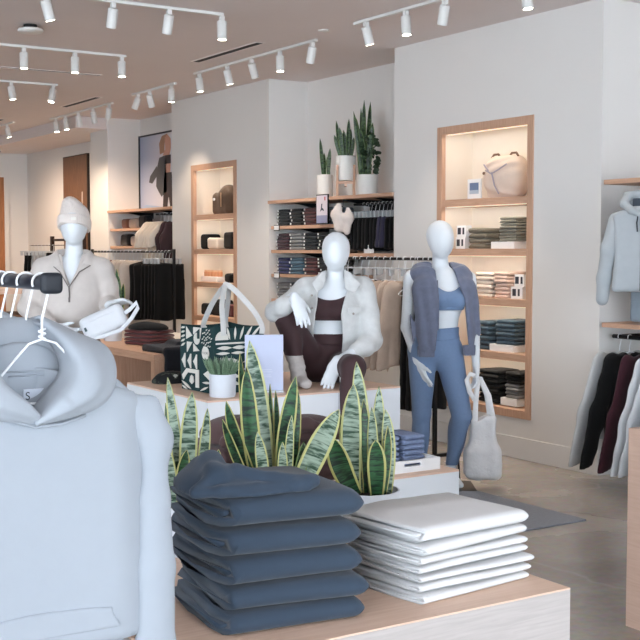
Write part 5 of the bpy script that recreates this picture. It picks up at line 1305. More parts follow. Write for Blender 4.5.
# ------------------------------------------------------------------ shelf boards in the bays
def shelf_board(label, x0, x1, y0, y1, z, group='oak shelves in the wall bays', th=0.032, brackets=()):
    t = thing('wall_shelf', label, 'shelf', ((x0 + x1) / 2, (y0 + y1) / 2, z - th), 0, group)
    hx, hy = (x1 - x0) / 2, (y1 - y0) / 2
    MB().bb(-hx, hx, -hy, hy, 0, th).build('board', OAK_Y, t, bevel=0.002)
    for b in brackets:
        yy = b - (y0 + y1) / 2; mb = MB(); mb.prism([(hx, yy - 0.01, -0.0005), (-hx + 0.10, yy - 0.01, -0.0005), (hx, yy - 0.01, -0.075)], (0, 0.02, 0)); mb.build('bracket', BLACKM, t)
    return t
XF = 6.15
A1, A2 = 8.384, 10.546
# -- bay between the lit niches
shelf_board('long top oak shelf carrying the white plant pots', XF - 0.02, XB, A1, A2, 2.105, brackets=(10.2, 9.3, 8.8))
zs_ = (1.845, 1.60, 1.355, 1.10)
nm = ('uppermost short oak shelf of folded leggings, under the long plant shelf', 'second short oak shelf of folded leggings from the top', 'third short oak shelf of folded leggings from the top', 'lowest short oak shelf of folded leggings, behind the seated mannequin')
YD = 9.36
for z, l in zip(zs_, nm): shelf_board(l, XF + 0.02, XB, YD, A2, z, brackets=(10.15, 9.6))
shelf_board('oak shelf under the dark hanging clothes beside the seated mannequin', XF + 0.02, XB, A1, YD - 0.012, 1.57)
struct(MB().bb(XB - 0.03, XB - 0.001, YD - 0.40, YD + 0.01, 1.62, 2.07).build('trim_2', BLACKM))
def leggings_row(z, y0, cols, shelf_label):
    """folded leggings filed in bundles along a shelf, nearest bundle last"""
    y = y0
    for k, (c, cname) in enumerate(cols):
        m = cloth(cname + ' leggings cloth', c, amount=0.12, scale=60, bump=(200, 0.2))
        stack('folded_leggings', m, 'leggings', 'folded leggings on the short shelves', cname + ' leggings, # of ' + ('the far', 'the second', 'the third', 'the fourth')[k] + ' pile, ' + shelf_label, 5, 0.245, 0.26, 0.034, (6.20, y, z + 0.0005), math.radians(-90), amp=0.003, seeds=3, nx=7, jitter=0.010, label_tag=True)
        y -= 0.265
row0 = 10.38
leggings_row(zs_[0], row0, [((26, 32, 36), 'black'), ((22, 24, 24), 'jet black'), ((86, 52, 54), 'wine red'), ((122, 138, 150), 'grey blue')], 'uppermost short shelf')
leggings_row(zs_[1], row0, [((66, 44, 52), 'plum'), ((128, 130, 130), 'heather grey'), ((22, 22, 24), 'black'), ((24, 24, 26), 'jet black')], 'second short shelf')
leggings_row(zs_[2], row0, [((52, 58, 96), 'indigo'), ((84, 112, 130), 'teal blue'), ((84, 50, 50), 'wine red'), ((22, 22, 24), 'black')], 'third short shelf')
leggings_row(zs_[3], row0, [((120, 120, 122), 'speckled grey'), ((40, 42, 46), 'charcoal'), ((34, 36, 40), 'black')], 'lowest short shelf')
def price_tag(label, y, z):
    t = thing('shelf_label', label, 'label', (XF + 0.005, y, z), 0, 'small framed labels on the shelf edges')
    MB().bb(-0.006, 0.0, -0.055, 0.055, -0.035, 0.025).build('frame', BLACKM, t, bevel=0.002)
    MB().bb(-0.0075, -0.0062, -0.047, 0.047, -0.027, 0.017).build('card', WHITE, t)
price_tag('small framed label at the far end of the uppermost short shelf', 10.40, 1.83)
price_tag('small framed label at the far end of the third short shelf', 10.40, 1.345)
price_tag('small framed label beside the little shelf poster', 9.24, 1.985)
t = thing('shelf_sign', 'narrow framed poster of an athlete standing on the uppermost short shelf', 'sign', (XF - 0.03, along(322, 6.12), 1.845), math.radians(0))
MB().bb(0.0, 0.014, -0.105, 0.105, 0.002, 0.285).build('frame', BLACKM, t, bevel=0.003)
pm = MB(); pm.bb(-0.002, -0.0005, -0.094, 0.094, 0.012, 0.275, 0); pm.bb(-0.003, -0.0022, -0.094, 0.094, 0.012, 0.085, 1)
pm.prism([(-0.004, 0.03, 0.12), (-0.004, 0.0, 0.135), (-0.004, -0.04, 0.125), (-0.004, -0.03, 0.145), (-0.004, -0.005, 0.16), (-0.004, -0.012, 0.195), (-0.004, 0.008, 0.195), (-0.004, 0.012, 0.155)], (0.001, 0, 0), 2); pm.prism([(-0.004, -0.045, 0.225), (-0.004, -0.065, 0.225), (-0.004, -0.065, 0.26), (-0.004, -0.045, 0.26)], (0.001, 0, 0), 3)
pm.build('print', [mat('poster lilac white', (214, 206, 214), 0.6), mat('poster lavender', (150, 152, 180), 0.6), mat('poster figure', (70, 78, 92), 0.7), mat('poster red', (190, 90, 96), 0.7)], t)
# plants on the top shelf
ZT = 2.1055
POTC = mat('white ceramic', (226, 226, 222), 0.45)
def shelf_snake(label, y, x, pr, ph, zoff, leaves, legs=False):
    t = thing('potted_plant', label, 'plant', (x, y, ZT), -YAW, 'plants on the long top shelf')
    if legs:
        for sx, sy in ((-1, -1), (1, -1), (-1, 1), (1, 1)): MB().box((sx * (pr + 0.010) * 0.74, sy * (pr + 0.010) * 0.74, 0.15), (0.022, 0.022, 0.30)).build('stand_leg', OAK_Z, t, bevel=0.002)
        MB().box((0, 0, zoff - 0.016), (2 * pr * 0.80, 0.022, 0.024)).build('stand_bar', OAK_X, t); MB().box((0, 0, zoff - 0.041), (0.022, 2 * pr * 0.80, 0.024)).build('stand_bar', OAK_X, t)
    p = MB(); r = pr; h = ph; p.lathe([(0.0001, zoff), (r * 0.94, zoff), (r, zoff + 0.012), (r, zoff + h - 0.003), (r - 0.008, zoff + h), (r - 0.010, zoff + h - 0.02), (0.0001, zoff + h - 0.02)], 28, cap0=False, cap1=False); p.build('pot', POTC, t, smooth=True)
    mb = MB()
    for (bx_, tx_, tz_, w_, y_) in leaves:
        l = leaf_mb((bx_, y_ * 0.5, zoff + h - 0.02), (tx_, y_, zoff + h + tz_), w_, bow=((tx_ - bx_) * -0.15, 0, 0), twist=RNG.uniform(-0.6, 0.6), nv=9); mb.add(l.v, l.f, 0, [l.uv[i] for i in range(len(l.v))])
    o = mb.build('foliage', LEAF3, t, smooth='all'); sd = o.modifiers.new('thickness', 'SOLIDIFY'); sd.thickness = 0.003
    return t
shelf_snake('snake plant in the leftmost white pot on the long shelf', along(325, 6.36), 6.36, 0.080, 0.235, 0.0, [(-0.02, -0.05, 0.36, 0.04, 0.0), (0.0, -0.01, 0.22, 0.04, 0.02), (0.03, 0.05, 0.26, 0.045, -0.02), (0.04, 0.02, 0.18, 0.04, 0.03)])
shelf_snake('snake plant in a white pot raised on a wooden stand', along(345.5, 6.33), 6.33, 0.098, 0.235, 0.155, [(-0.05, -0.11, 0.20, 0.05, 0.0), (-0.05, -0.09, 0.34, 0.042, 0.03), (-0.03, -0.06, 0.27, 0.05, -0.03), (0.0, -0.02, 0.25, 0.05, 0.02), (0.02, 0.03, 0.35, 0.045, -0.04), (-0.01, -0.03, 0.22, 0.05, 0.04), (0.05, 0.08, 0.18, 0.045, 0.0), (0.03, 0.05, 0.26, 0.05, 0.02)], legs=True)
pl = shelf_snake('tall snake plant in the right-hand white pot on the long shelf', along(367, 6.34), 6.34, 0.095, 0.195, 0.0, [(-0.06, -0.10, 0.52, 0.06, 0.02), (-0.04, -0.03, 0.69, 0.06, 0.0), (0.0, 0.03, 0.68, 0.055, 0.04), (0.0, 0.05, 0.48, 0.075, -0.03), (-0.05, -0.13, 0.58, 0.055, -0.04), (-0.03, -0.07, 0.44, 0.07, -0.04), (0.02, -0.01, 0.30, 0.06, 0.03), (-0.03, -0.06, 0.62, 0.05, 0.03)])
mb = MB(); r_ = np.random.RandomState(3)
for k in range(110):
    a = r_.uniform(0, 6.28); zz = r_.uniform(0.0, 0.36); rad = 0.06 * (0.5 + 0.5 * math.sin(zz * 9)); c = Vector((0.02 + math.cos(a) * rad, -0.03 + math.sin(a) * rad * 0.7, 0.20 + zz)); d = Vector((math.cos(a), math.sin(a), r_.uniform(-0.6, 0.5))).normalized()
    l = leaf_mb(c, c + d * 0.055, 0.034, bow=(0, 0, 0.01), nv=5, twist=r_.uniform(-1, 1)); mb.add(l.v, l.f, 0, [l.uv[i] for i in range(len(l.v))])
o = mb.build('trailing_foliage', mat('dark leafy green', (40, 62, 38), 0.6), pl, smooth='all'); sd = o.modifiers.new('thickness', 'SOLIDIFY'); sd.thickness = 0.002
# dark clothes on the fixed rail of this bay
def wall_rail(label, x, y0, y1, z, r=0.011, wall=XB, group=None):
    t = thing('wall_rail', label, 'rail', (x, (y0 + y1) / 2, z), 0, group); hy = (y1 - y0) / 2
    MB().cyl((0, -hy, 0), (0, hy, 0), r, 12).build('rail', BLACKM, t, smooth=True)
    for s_ in (-1, 1): MB().tube([(0.0, s_ * (hy - 0.04), 0), (wall - x - 0.001, s_ * (hy - 0.04), 0)], r * 0.9, 10).build('rail_arm', BLACKM, t, smooth=True)
    return t
wall_rail('black wall rail under the long plant shelf, hung with dark trousers', 6.36, 8.42, 9.30, 2.03)
R1 = Rail(6.36, 2.03, 'dark trousers on the wall rail')
TB = trouser_proto('hanging_trousers', BLK, W=0.30, L=0.30, th=0.022, seed=2); TP = trouser_proto('hanging_trousers', cloth('dusk purple jersey', (50, 48, 66), amount=0.06), W=0.30, L=0.27, th=0.022, seed=5)
n = 12
for k in range(n):
    y = 8.46 + 0.062 * k; R1.hanger(y, '%s clip hanger from the near end of the rail under the plants' % NTH[k], clip=True)
    R1.put(TP if k in (3, 4) else TB, y, '%s folded trousers, %s from near end of the wall rail under the plants' % ('dusky purple' if k in (3, 4) else 'black', NTH[k]), 'trousers')
F = Field((-0.14, -0.08, -0.36), (0.16, 0.08, 0.0), 0.008)
F.path([(-0.045, 0, -0.055), (-0.062, -0.005, -0.13), (-0.045, 0, -0.25)], [0.030, 0.052, 0.044], 0.02, ((0, 1, 0), 0.6)); F.path([(0.045, 0.01, -0.085), (0.055, 0.005, -0.16), (0.04, 0, -0.29)], [0.026, 0.044, 0.034], 0.02, ((0, 1, 0), 0.6)); F.cone((-0.03, 0, -0.15), (0.03, 0, -0.17), 0.03, 0.03, 0.02)
F.noise(0.004, 40, 3); GP = F.build('hanging_shirt', cloth('ivory ribbed knit', (212, 202, 196), amount=0.04, bump=(120, 0.3)))
GP.location = (6.12, along(343, 6.12), 2.06); GP.rotation_euler = (0, 0, math.radians(-52)); tag(GP, 'ivory knit top hung facing out beside the little shelf poster', 'shirt'); s_used.add(GP.name)
t = thing('faceout_arm', 'black face-out arm holding the ivory knit top', 'rail', (6.12, along(343, 6.12), 2.06)); MB().tube([(0, 0, 0.0), (XB - 6.12 - 0.032, 0, 0.0)], 0.008, 8).build('arm', BLACKM, t, smooth=True)
MB().tube([(0, 0, 0.0), (0, 0, -0.10)], 0.004, 6).build('hook', BLACKM, t, smooth=True)
t = thing('card_stand', 'little white card on the oak shelf under the dark trousers', 'card', (6.22, 8.86, 1.5705)); MB().bb(-0.004, 0.004, -0.075, 0.075, 0.0, 0.075).build('card', WHITE, t, bevel=0.001); MB().bb(-0.02, -0.0045, -0.04, 0.04, 0.0, 0.01).build('foot', WHITE, t)
F = Field((-0.12, -0.15, -0.004), (0.12, 0.15, 0.09), 0.008); F.ell((0, 0, 0.01), (0.09, 0.12, 0.055), 0); F.noise(0.006, 40, 2); X, Y, Z = F.xyz(); F.cut(-Z + 0 * (X + Y)); tag(F.build('knit_hat', cloth('brown twill', (96, 76, 64)), loc=(6.26, 9.275, 1.5705)), 'small brown hat on the oak shelf under the dark trousers', 'hat')

# -- floor rack in front of that bay
def floor_rack(label, x, y0, y1, z, m=BLACKM):
    t = thing('clothes_rack', label, 'clothes rack', (x, (y0 + y1) / 2, 0), 0, None); hy = (y1 - y0) / 2
    MB().cyl((0, -hy, z), (0, hy, z), 0.012, 14).build('rail', m, t, smooth=True)
    for s_ in (-1, 1):
        MB().bb(-0.014, 0.014, s_ * hy - 0.014, s_ * hy + 0.014, 0.026, z + 0.03).build('upright', m, t, bevel=0.002)
        MB().bb(-0.24, 0.24, s_ * hy - 0.016, s_ * hy + 0.016, 0.0, 0.0255).build('foot', m, t, bevel=0.002)
    return t
floor_rack('black clothes rack behind the two right-hand mannequins', 5.63, 7.13, 8.62, 1.53)
R2 = Rail(5.63, 1.53, 'clothes on the black rack behind the mannequins', rail_r=0.012, drop=0.07)
LB = trouser_proto('hanging_dress', BLK, W=0.30, L=0.95, th=0.024, seed=4, top=-0.22); BG = garment_proto('hanging_sweater', cloth('oatmeal fleece', (178, 160, 146), amount=0.05, scale=20), W=0.46, L=0.66, th=0.026, sleeve=0.62, spread=0.06, seed=3)
TK = garment_proto('hanging_vest', BLK, W=0.40, L=0.72, th=0.03, sleeve=0, seed=6)
lay = [('d', 7.20), ('d', 7.27), ('d', 7.34), ('s', 7.43), ('s', 7.52), ('s', 7.61), ('s', 7.70), ('s', 7.79), ('t', 7.93), ('t', 8.03), ('t', 8.13), ('t', 8.23), ('t', 8.33), ('t', 8.43)]
cn = {'d': 0, 's': 0, 't': 0}
for k, (c, y) in enumerate(lay):
    i = cn[c]; cn[c] += 1
    R2.hanger(y, 'white wire hanger of the %s %s on the rack behind the mannequins' % (NTH[i], {'d': 'long black garment', 's': 'oatmeal sweater', 't': 'black top'}[c]))
    if c == 'd': R2.put(LB, y, 'long black garment, %s from the near end of the rack behind the mannequins' % NTH[i], 'dress')
    if c == 's': R2.put(BG, y, 'oatmeal sweater, %s of five on the black rack by the seated mannequin' % NTH[i], 'sweater')
    if c == 't': R2.put(TK, y, 'black top, %s beyond the oatmeal sweaters on the rack by the seated mannequin' % NTH[i], 'top')
for k in range(8):
    y = 7.18 + 0.165 * k + 0.027
    R2.hanger(y, '%s empty clip hanger from the near end of the rack behind the mannequins' % NTH[k], clip=True)

# -- right-hand bay: shelf, jacket, rail of long-sleeved tops
RB0, RB1 = 3.31, 5.90
shelf_board('upper oak shelf of the right-hand bay, above the grey blue zip jacket', XF - 0.06, XB, RB0, 5.85, 2.085, brackets=(5.5, 4.5))
shelf_board('lower oak shelf of the right-hand bay, over the rail of long-sleeved tops', XF - 0.06, XB, RB0, 5.85, 1.095)
wall_rail('black wall rail low in the right-hand bay', 6.22, 4.2, 5.86, 0.995, r=0.016)
R3 = Rail(6.22, 0.995, 'long-sleeved tops in the right-hand bay', rail_r=0.016)
def ls(nm_, c, sd, sp=0.21, L=0.60, W=0.42, sl=0.70): return garment_proto('hanging_' + nm_, cloth(nm_ + ' cloth %d' % sd, c, amount=0.04, scale=20), W=W, L=L, th=0.032, sleeve=sl, spread=sp, seed=sd, h=0.010)
R3P = [('pale grey long-sleeved shirt furthest along the right-hand rail', 'shirt', (186, 188, 188), 11), ('black long-sleeved sweater between the pale grey shirt and the burgundy one', 'sweater', (10, 11, 13), 12), ('burgundy long-sleeved sweater next to the black one', 'sweater', (58, 26, 36), 13), ('first white sweatshirt next to the burgundy sweater', 'sweatshirt', (206, 210, 214), 14), ('second white sweatshirt, close to the first', 'sweatshirt', (206, 210, 214), 15), ('grey blue sweatshirt at the frame edge, after the white ones', 'sweatshirt', (146, 158, 170), 16), ('grey blue sweatshirt nearest the counter', 'sweatshirt', (146, 158, 170), 17)]
yy = 5.80
for k, (lb, cat, c, sd) in enumerate(R3P):
    g = ls(cat, c, sd); R3.put(g, yy, lb, cat)
    R3.hanger(yy, 'white wire hanger of the ' + lb.split(',')[0].split(' next')[0].split(' between')[0].split(' furthest')[0].split(' at the')[0].split(' nearest')[0] + (' by the counter' if 'nearest the counter' in lb else ' in the right-hand bay'))
    yy -= (0.09, 0.15, 0.13, 0.10, 0.11, 0.12, 0.1)[k]
# grey blue zip jacket hung facing out
def zip_jacket():
    x, y, z = 6.06, 5.47, 2.03
    t = thing('zip_jacket', 'grey blue zip jacket with hood hung facing out at right', 'jacket', (x, y, z), math.radians(-52))
    JK = cloth('grey blue softshell', (168, 174, 178), rough=0.75, amount=0.03, scale=20)
    F = Field((-0.34, -0.11, -0.80), (0.34, 0.12, -0.02), 0.009); zt_ = -0.16
    def fn(X, Y, Z):
        ax = np.abs(X); v = np.clip((zt_ - Z) / 0.56, 0, 1); top = zt_ + 0.02 - 0.32 * np.clip(ax - 0.05, 0, 1); wid = 0.195 - 0.02 * np.sin(PI * v); r = 0.03
        qx, qy, qz = np.broadcast_arrays(ax - wid + r, np.abs(Y + 0.006 * np.sin(30 * X) * v) - 0.06 + r, np.maximum(Z - top, zt_ - 0.55 - Z) + r)
        return np.sqrt(np.maximum(qx, 0) ** 2 + np.maximum(qy, 0) ** 2 + np.maximum(qz, 0) ** 2) + np.minimum(np.maximum(np.maximum(qx, qy), qz), 0) - r
    F.put(fn, (-9, -9, -9), (9, 9, 9)); F.noise(0.003, 26, 4); F.build('body', JK, t)
    for s_ in (-1, 1):
        S = Field((-0.36, -0.11, -0.86), (0.36, 0.12, -0.12), 0.009); S.path([(s_ * 0.165, 0, -0.235), (s_ * 0.215, -0.01, -0.42), (s_ * 0.245, 0, -0.62), (s_ * 0.255, 0.0, -0.76)], [0.055, 0.055, 0.048, 0.042], 0.02, ((0, 1, 0), 0.75)); S.noise(0.004, 32, 6); S.build('sleeve', JK, t)
        MB().tube([(s_ * 0.02, -0.075, -0.19), (s_ * 0.03, -0.075, -0.25), (s_ * 0.025, -0.075, -0.31)], 0.004, 6).build('drawcord', mat('dark cord', (40, 46, 54), 0.7), t, smooth=True)
    H = Field((-0.18, -0.12, -0.24), (0.18, 0.14, 0.0), 0.008)
    for s_ in (-1, 1): H.path([(s_ * 0.012, -0.066, -0.20), (s_ * 0.07, -0.07, -0.165), (s_ * 0.115, -0.04, -0.125), (s_ * 0.10, 0.02, -0.07), (0, 0.06, -0.045)], [0.018, 0.024, 0.028, 0.026, 0.024], 0.02)
    H.ell((0, 0.06, -0.12), (0.12, 0.03, 0.08), 0.02); H.noise(0.003, 34, 2); hd = H.build('hood', JK, t)
    MB().box((0, 0.02, -0.13), (0.13, 0.03, 0.09)).build('hood_lining', mat('dark hood lining', (58, 66, 76), 0.8), hd, bevel=0.012)
    MB().tube([(0, -0.064, -0.20), (0, -0.064, -0.42), (0, -0.064, -0.70)], 0.006, 6).build('zip', mat('dark cord', (40, 46, 54), 0.7), t, smooth=True)
    t2 = thing('faceout_arm', 'short black face-out arm above the grey blue zip jacket', 'rail', (x, y, z)); MB().tube([(0, 0, 0), (XB - x - 0.001, 0, 0)], 0.008, 8).build('arm', BLACKM, t2, smooth=True); MB().tube([(0, 0, 0.012), (0, 0, -0.10)], 0.004, 6).build('hook', WIRE, t2, smooth=True)
zip_jacket()
g = trouser_proto('hanging_trousers', BLK, W=0.26, L=0.70, th=0.03, seed=9); g.location = (6.34, 5.33, 2.0); g.rotation_euler = (0, 0, math.radians(-40)); tag(g, 'black trousers hanging behind the grey blue zip jacket', 'trousers'); s_used.add(g.name)
g = trouser_proto('hanging_trousers', cloth('slate jersey', (126, 138, 148), amount=0.05), W=0.26, L=0.76, th=0.03, seed=10); g.location = (6.34, 5.62, 2.0); g.rotation_euler = (0, 0, math.radians(-40)); tag(g, 'slate grey trousers hanging behind the grey blue zip jacket', 'trousers'); s_used.add(g.name)
wall_rail('black wall rail above the zip jacket in the right-hand bay', 6.34, 4.6, 5.80, 2.0)

# -- far bay with the framed poster
P1, P2 = 12.844, 14.796
shelf_board('top oak shelf below the framed poster', XF - 0.02, XB, P1, P2, 2.12, brackets=(14.4, 13.4))
shelf_board('upper short oak shelf of pouches below the framed poster', XF + 0.02, XB, 13.80, P2, 1.88)
shelf_board('lower short oak shelf of pouches below the framed poster', XF + 0.02, XB, 13.80, P2, 1.65)
wall_rail('black wall rail under the framed poster', 6.36, 12.9, 13.74, 2.05)
R4 = Rail(6.36, 2.05, 'cream shirts under the framed poster')
CSH = garment_proto('hanging_shirt', CREAM, W=0.44, L=0.62, th=0.034, sleeve=0.25, spread=0.10, seed=21, h=0.016); DSH = garment_proto('hanging_shirt', cloth('plum brown jersey', (58, 42, 46)), W=0.42, L=0.62, th=0.03, sleeve=0.3, spread=0.05, seed=22, h=0.016)
for k in range(7):
    y = 12.98 + 0.105 * k
    R4.hanger(y, '%s hanger from the near end of the rail under the poster' % NTH[k])
    R4.put(DSH if k < 2 else CSH, y, '%s, %s from the near end of the rail under the framed poster' % ('plum brown shirt' if k < 2 else 'cream shirt', NTH[k]), 'shirt')
def pouch(label, y, z, c, w=0.2, h=0.13):
    F = Field((-0.10, -w / 2 - 0.03, -0.004), (0.10, w / 2 + 0.03, h + 0.03), 0.009); F.rbox((0, 0, h / 2), (0.06, w / 2, h / 2), 0.035, 0); F.noise(0.005, 26, int(w * 100)); X, Y, Z = F.xyz(); F.cut(-Z + 0 * (X + Y))
    return tag(F.build('pouch', cloth('pouch %d %d %d' % c, c, rough=0.7), loc=(6.30, y, z + 0.0005)), label, 'pouch', 'pouches under the framed poster')
pouch('rust brown pouch on the upper short shelf under the poster', 14.50, 1.88, (128, 84, 68)); pouch('sand pouch on the upper short shelf under the poster', 14.22, 1.88, (186, 172, 158), 0.26); pouch('black pouch on the upper short shelf under the poster', 13.94, 1.88, (24, 24, 28), 0.22, 0.16)
pouch('black bag at the far end of the lower short shelf', 14.50, 1.65, (22, 24, 28), 0.26, 0.16); pouch('sand pouch on the lower short shelf under the poster', 14.18, 1.65, (176, 164, 152), 0.24); pouch('black pouch at the near end of the lower short shelf', 13.93, 1.65, (20, 20, 24), 0.2, 0.17)
# framed poster of a walker against the sky
t = thing('framed_poster', 'tall framed photo of a woman in black against a pale sky', 'poster', (6.50, 13.95, 2.1205)); PW, PHt = 0.62, 0.98
PW = 0.60
mb = MB()
mb.bb(-0.02, 0.01, -PW, -PW + 0.02, 0, PHt); mb.bb(-0.02, 0.01, PW - 0.02, PW, 0, PHt); mb.bb(-0.02, 0.01, -PW + 0.02, PW - 0.02, 0, 0.02); mb.bb(-0.02, 0.01, -PW + 0.02, PW - 0.02, PHt - 0.02, PHt); mb.build('frame', BLACKM, t)
pic = bpy.data.materials.new('printed sky'); pic.use_nodes = True; nt = pic.node_tree; tc = nt.nodes.new('ShaderNodeTexCoord'); sx = nt.nodes.new('ShaderNodeSeparateXYZ'); rp = nt.nodes.new('ShaderNodeValToRGB'); nt.links.new(tc.outputs['Object'], sx.inputs[0])
ad = nt.nodes.new('ShaderNodeMath'); ad.operation = 'MULTIPLY_ADD'; ad.inputs[1].default_value = -0.75; ad.inputs[2].default_value = 0.5; nt.links.new(sx.outputs['Y'], ad.inputs[0])
rp.color_ramp.elements[0].color = rgb(132, 146, 178); rp.color_ramp.elements[1].color = rgb(226, 222, 222); nt.links.new(ad.outputs[0], rp.inputs[0]); nt.links.new(rp.outputs[0], nt.nodes['Principled BSDF'].inputs['Base Color']); nt.nodes['Principled BSDF'].inputs['Roughness'].default_value = 0.35
mb = MB(); mb.bb(-0.005, 0.008, -PW + 0.0205, PW - 0.0205, 0.0205, PHt - 0.0205, 0)
def pp(pts, mi): mb.prism([(-0.0075, -y, z) for y, z in pts], (0.002, 0, 0), mi)
pp([(-0.02, 0.24), (-0.08, 0.30), (-0.06, 0.52), (0.02, 0.66), (0.20, 0.68), (0.22, 0.60), (0.24, 0.40), (0.24, 0.22), (0.16, 0.20), (0.08, 0.16)], 1)            # open jacket
pp([(-0.06, 0.56), (-0.26, 0.44), (-0.30, 0.36), (-0.20, 0.34), (-0.04, 0.44)], 1)
pp([(0.18, 0.57), (0.36, 0.57), (0.36, 0.68), (0.20, 0.68)], 2); pp([(0.20, 0.46), (0.34, 0.46), (0.35, 0.57), (0.19, 0.57)], 3)
pp([(0.12, 0.03), (0.16, 0.46), (0.38, 0.46), (0.46, 0.03), (0.33, 0.03), (0.29, 0.16), (0.25, 0.03)], 2)
pp([(0.12, 0.68), (0.20, 0.76), (0.18, 0.90), (0.26, 0.94), (0.36, 0.88), (0.36, 0.76), (0.32, 0.68)], 3); pp([(0.04, 0.70), (0.02, 0.84), (0.10, 0.93), (0.26, 0.95), (0.18, 0.84), (0.17, 0.72)], 4)
pp([(-0.56, 0.03), (-0.40, 0.07), (-0.1, 0.05), (0.1, 0.03)], 5)
mb.build('print', [pic, mat('print charcoal', (66, 66, 70), 0.5), mat('print black brown', (44, 34, 36), 0.5), mat('print skin', (196, 146, 126), 0.5), mat('print hair', (164, 124, 96), 0.5), mat('print blue', (140, 164, 196), 0.5)], t)
# -- far floor rack
floor_rack('black clothes rack at left, behind the cubby table', 5.60, 11.66, 14.0, 1.58)
R5 = Rail(5.60, 1.58, 'clothes on the black rack behind the cubby table', rail_r=0.012)
BD = garment_proto('hanging_dress', BLK, W=0.44, L=0.66, th=0.034, sleeve=0, seed=31, h=0.014); GR = garment_proto('hanging_sweater', cloth('stone fleece', (176, 166, 158), amount=0.05), W=0.44, L=0.78, th=0.034, sleeve=0.6, spread=0.03, seed=32, h=0.014); BU_ = garment_proto('hanging_shirt', BURG, W=0.42, L=0.6, th=0.03, sleeve=0.4, spread=0.04, seed=33, h=0.014)
SK = trouser_proto('hanging_trousers', BLK, W=0.34, L=0.62, th=0.024, seed=34, h=0.014)
lay = [('k', 11.78 + 0.09 * i) for i in range(5)] + [('d', 12.25), ('d', 12.36)] + [('g', 12.52 + 0.11 * i) for i in range(4)] + [('b', 12.98), ('b', 13.08)] + [('w', 13.2 + 0.1 * i) for i in range(7)]
CL = garment_proto('hanging_shirt', cloth('pale grey jersey', (176, 178, 180), amount=0.04), W=0.42, L=0.66, th=0.03, sleeve=0.4, spread=0.04, seed=35, h=0.016)
cn = {}
nmz = {'k': ('black trousers', 'trousers', SK), 'd': ('black sleeveless dress', 'dress', BD), 'g': ('stone grey sweater', 'sweater', GR), 'b': ('burgundy shirt', 'shirt', BU_), 'w': ('pale grey shirt', 'shirt', CL)}
for c, y in lay:
    i = cn.get(c, 0); cn[c] = i + 1; lb, cat, pr_ = nmz[c]
    R5.hanger(y, '%s hanger of the %s %s, rack behind the cubby table' % ('grey clip' if c == 'k' else 'white wire', NTH[i], lb), clip=(c == 'k'))
    R5.put(pr_, y, '%s, %s from the near end of the rack behind the cubby table' % (lb, NTH[i]), cat)
# -- far end: brown rack with hanging pouches and a dark timber picture
t = thing('clothes_rack', 'thin brown rack at far left, behind the beanie mannequin', 'clothes rack', (5.45, 14.6, 0)); BRM = mat('bronze tube', (62, 44, 36), 0.4, 0.4)
MB().tube([(-0.0, -0.7, 1.73), (0, 0.45, 1.73)], 0.016, 8).build('rail', BRM, t, smooth=True)
for y in (-0.7, 0.42): MB().bb(-0.02, 0.02, y - 0.03, y + 0.03, 0.0255, 1.78).build('upright', BRM, t); MB().bb(-0.2, 0.2, y - 0.02, y + 0.02, 0, 0.025).build('foot', BRM, t)
MB().tube([(-0.12, -0.6, 1.66), (-0.12, 0.95, 1.66)], 0.006, 6).build('side_rail', BRM, t, smooth=True)
for y in (-0.6, 0.43): MB().tube([(-0.12, y, 1.66), (0, y, 1.66)], 0.005, 6).build('rail_link', BRM, t)
SB = trouser_proto('hanging_bra', BLK, W=0.18, L=0.24, th=0.03, seed=41, h=0.014, top=-0.10); SG = trouser_proto('hanging_bra', cloth('pale grey jersey', (176, 178, 180)), W=0.18, L=0.22, th=0.03, seed=42, h=0.014, top=-0.08)
R6 = Rail(5.33, 1.66, 'small garments on the thin brown rack', rail_r=0.006)
for k, y in enumerate((15.5, 15.36, 15.22, 15.08, 14.94, 14.8, 14.66)):
    R6.hanger(y, '%s hanger from the far end of the thin brown rack' % NTH[k], clip=True)
    R6.put(SB if k < 2 or k == 6 else SG, y, '%s bra, %s from the far end of the thin brown rack' % ('black' if k < 2 or k == 6 else 'pale grey', NTH[k]), 'bra')
t = thing('wall_panel', 'dark brown timber picture on the far wall behind the beanie', 'picture', (XB - 0.03, 17.12, 1.25))
MB().bb(-0.008, 0.028, -0.50, 0.50, 0, 1.78).build('frame', mat('dark picture edge', (40, 30, 26), 0.5), t)
mb = MB(); mb.bb(-0.012, -0.0085, -0.485, 0.485, 0.015, 1.765, 0); mb.prism([(-0.0145, -0.14, 0.1), (-0.0145, -0.42, 0.1), (-0.0145, -0.40, 0.72), (-0.0145, -0.32, 0.98), (-0.0145, -0.33, 1.22), (-0.0145, -0.28, 1.22), (-0.0145, -0.27, 1.0), (-0.0145, -0.10, 0.7)], (0.002, 0, 0), 1); mb.build('print', [DARKWOOD, mat('print pale grey', (190, 176, 168), 0.7)], t)

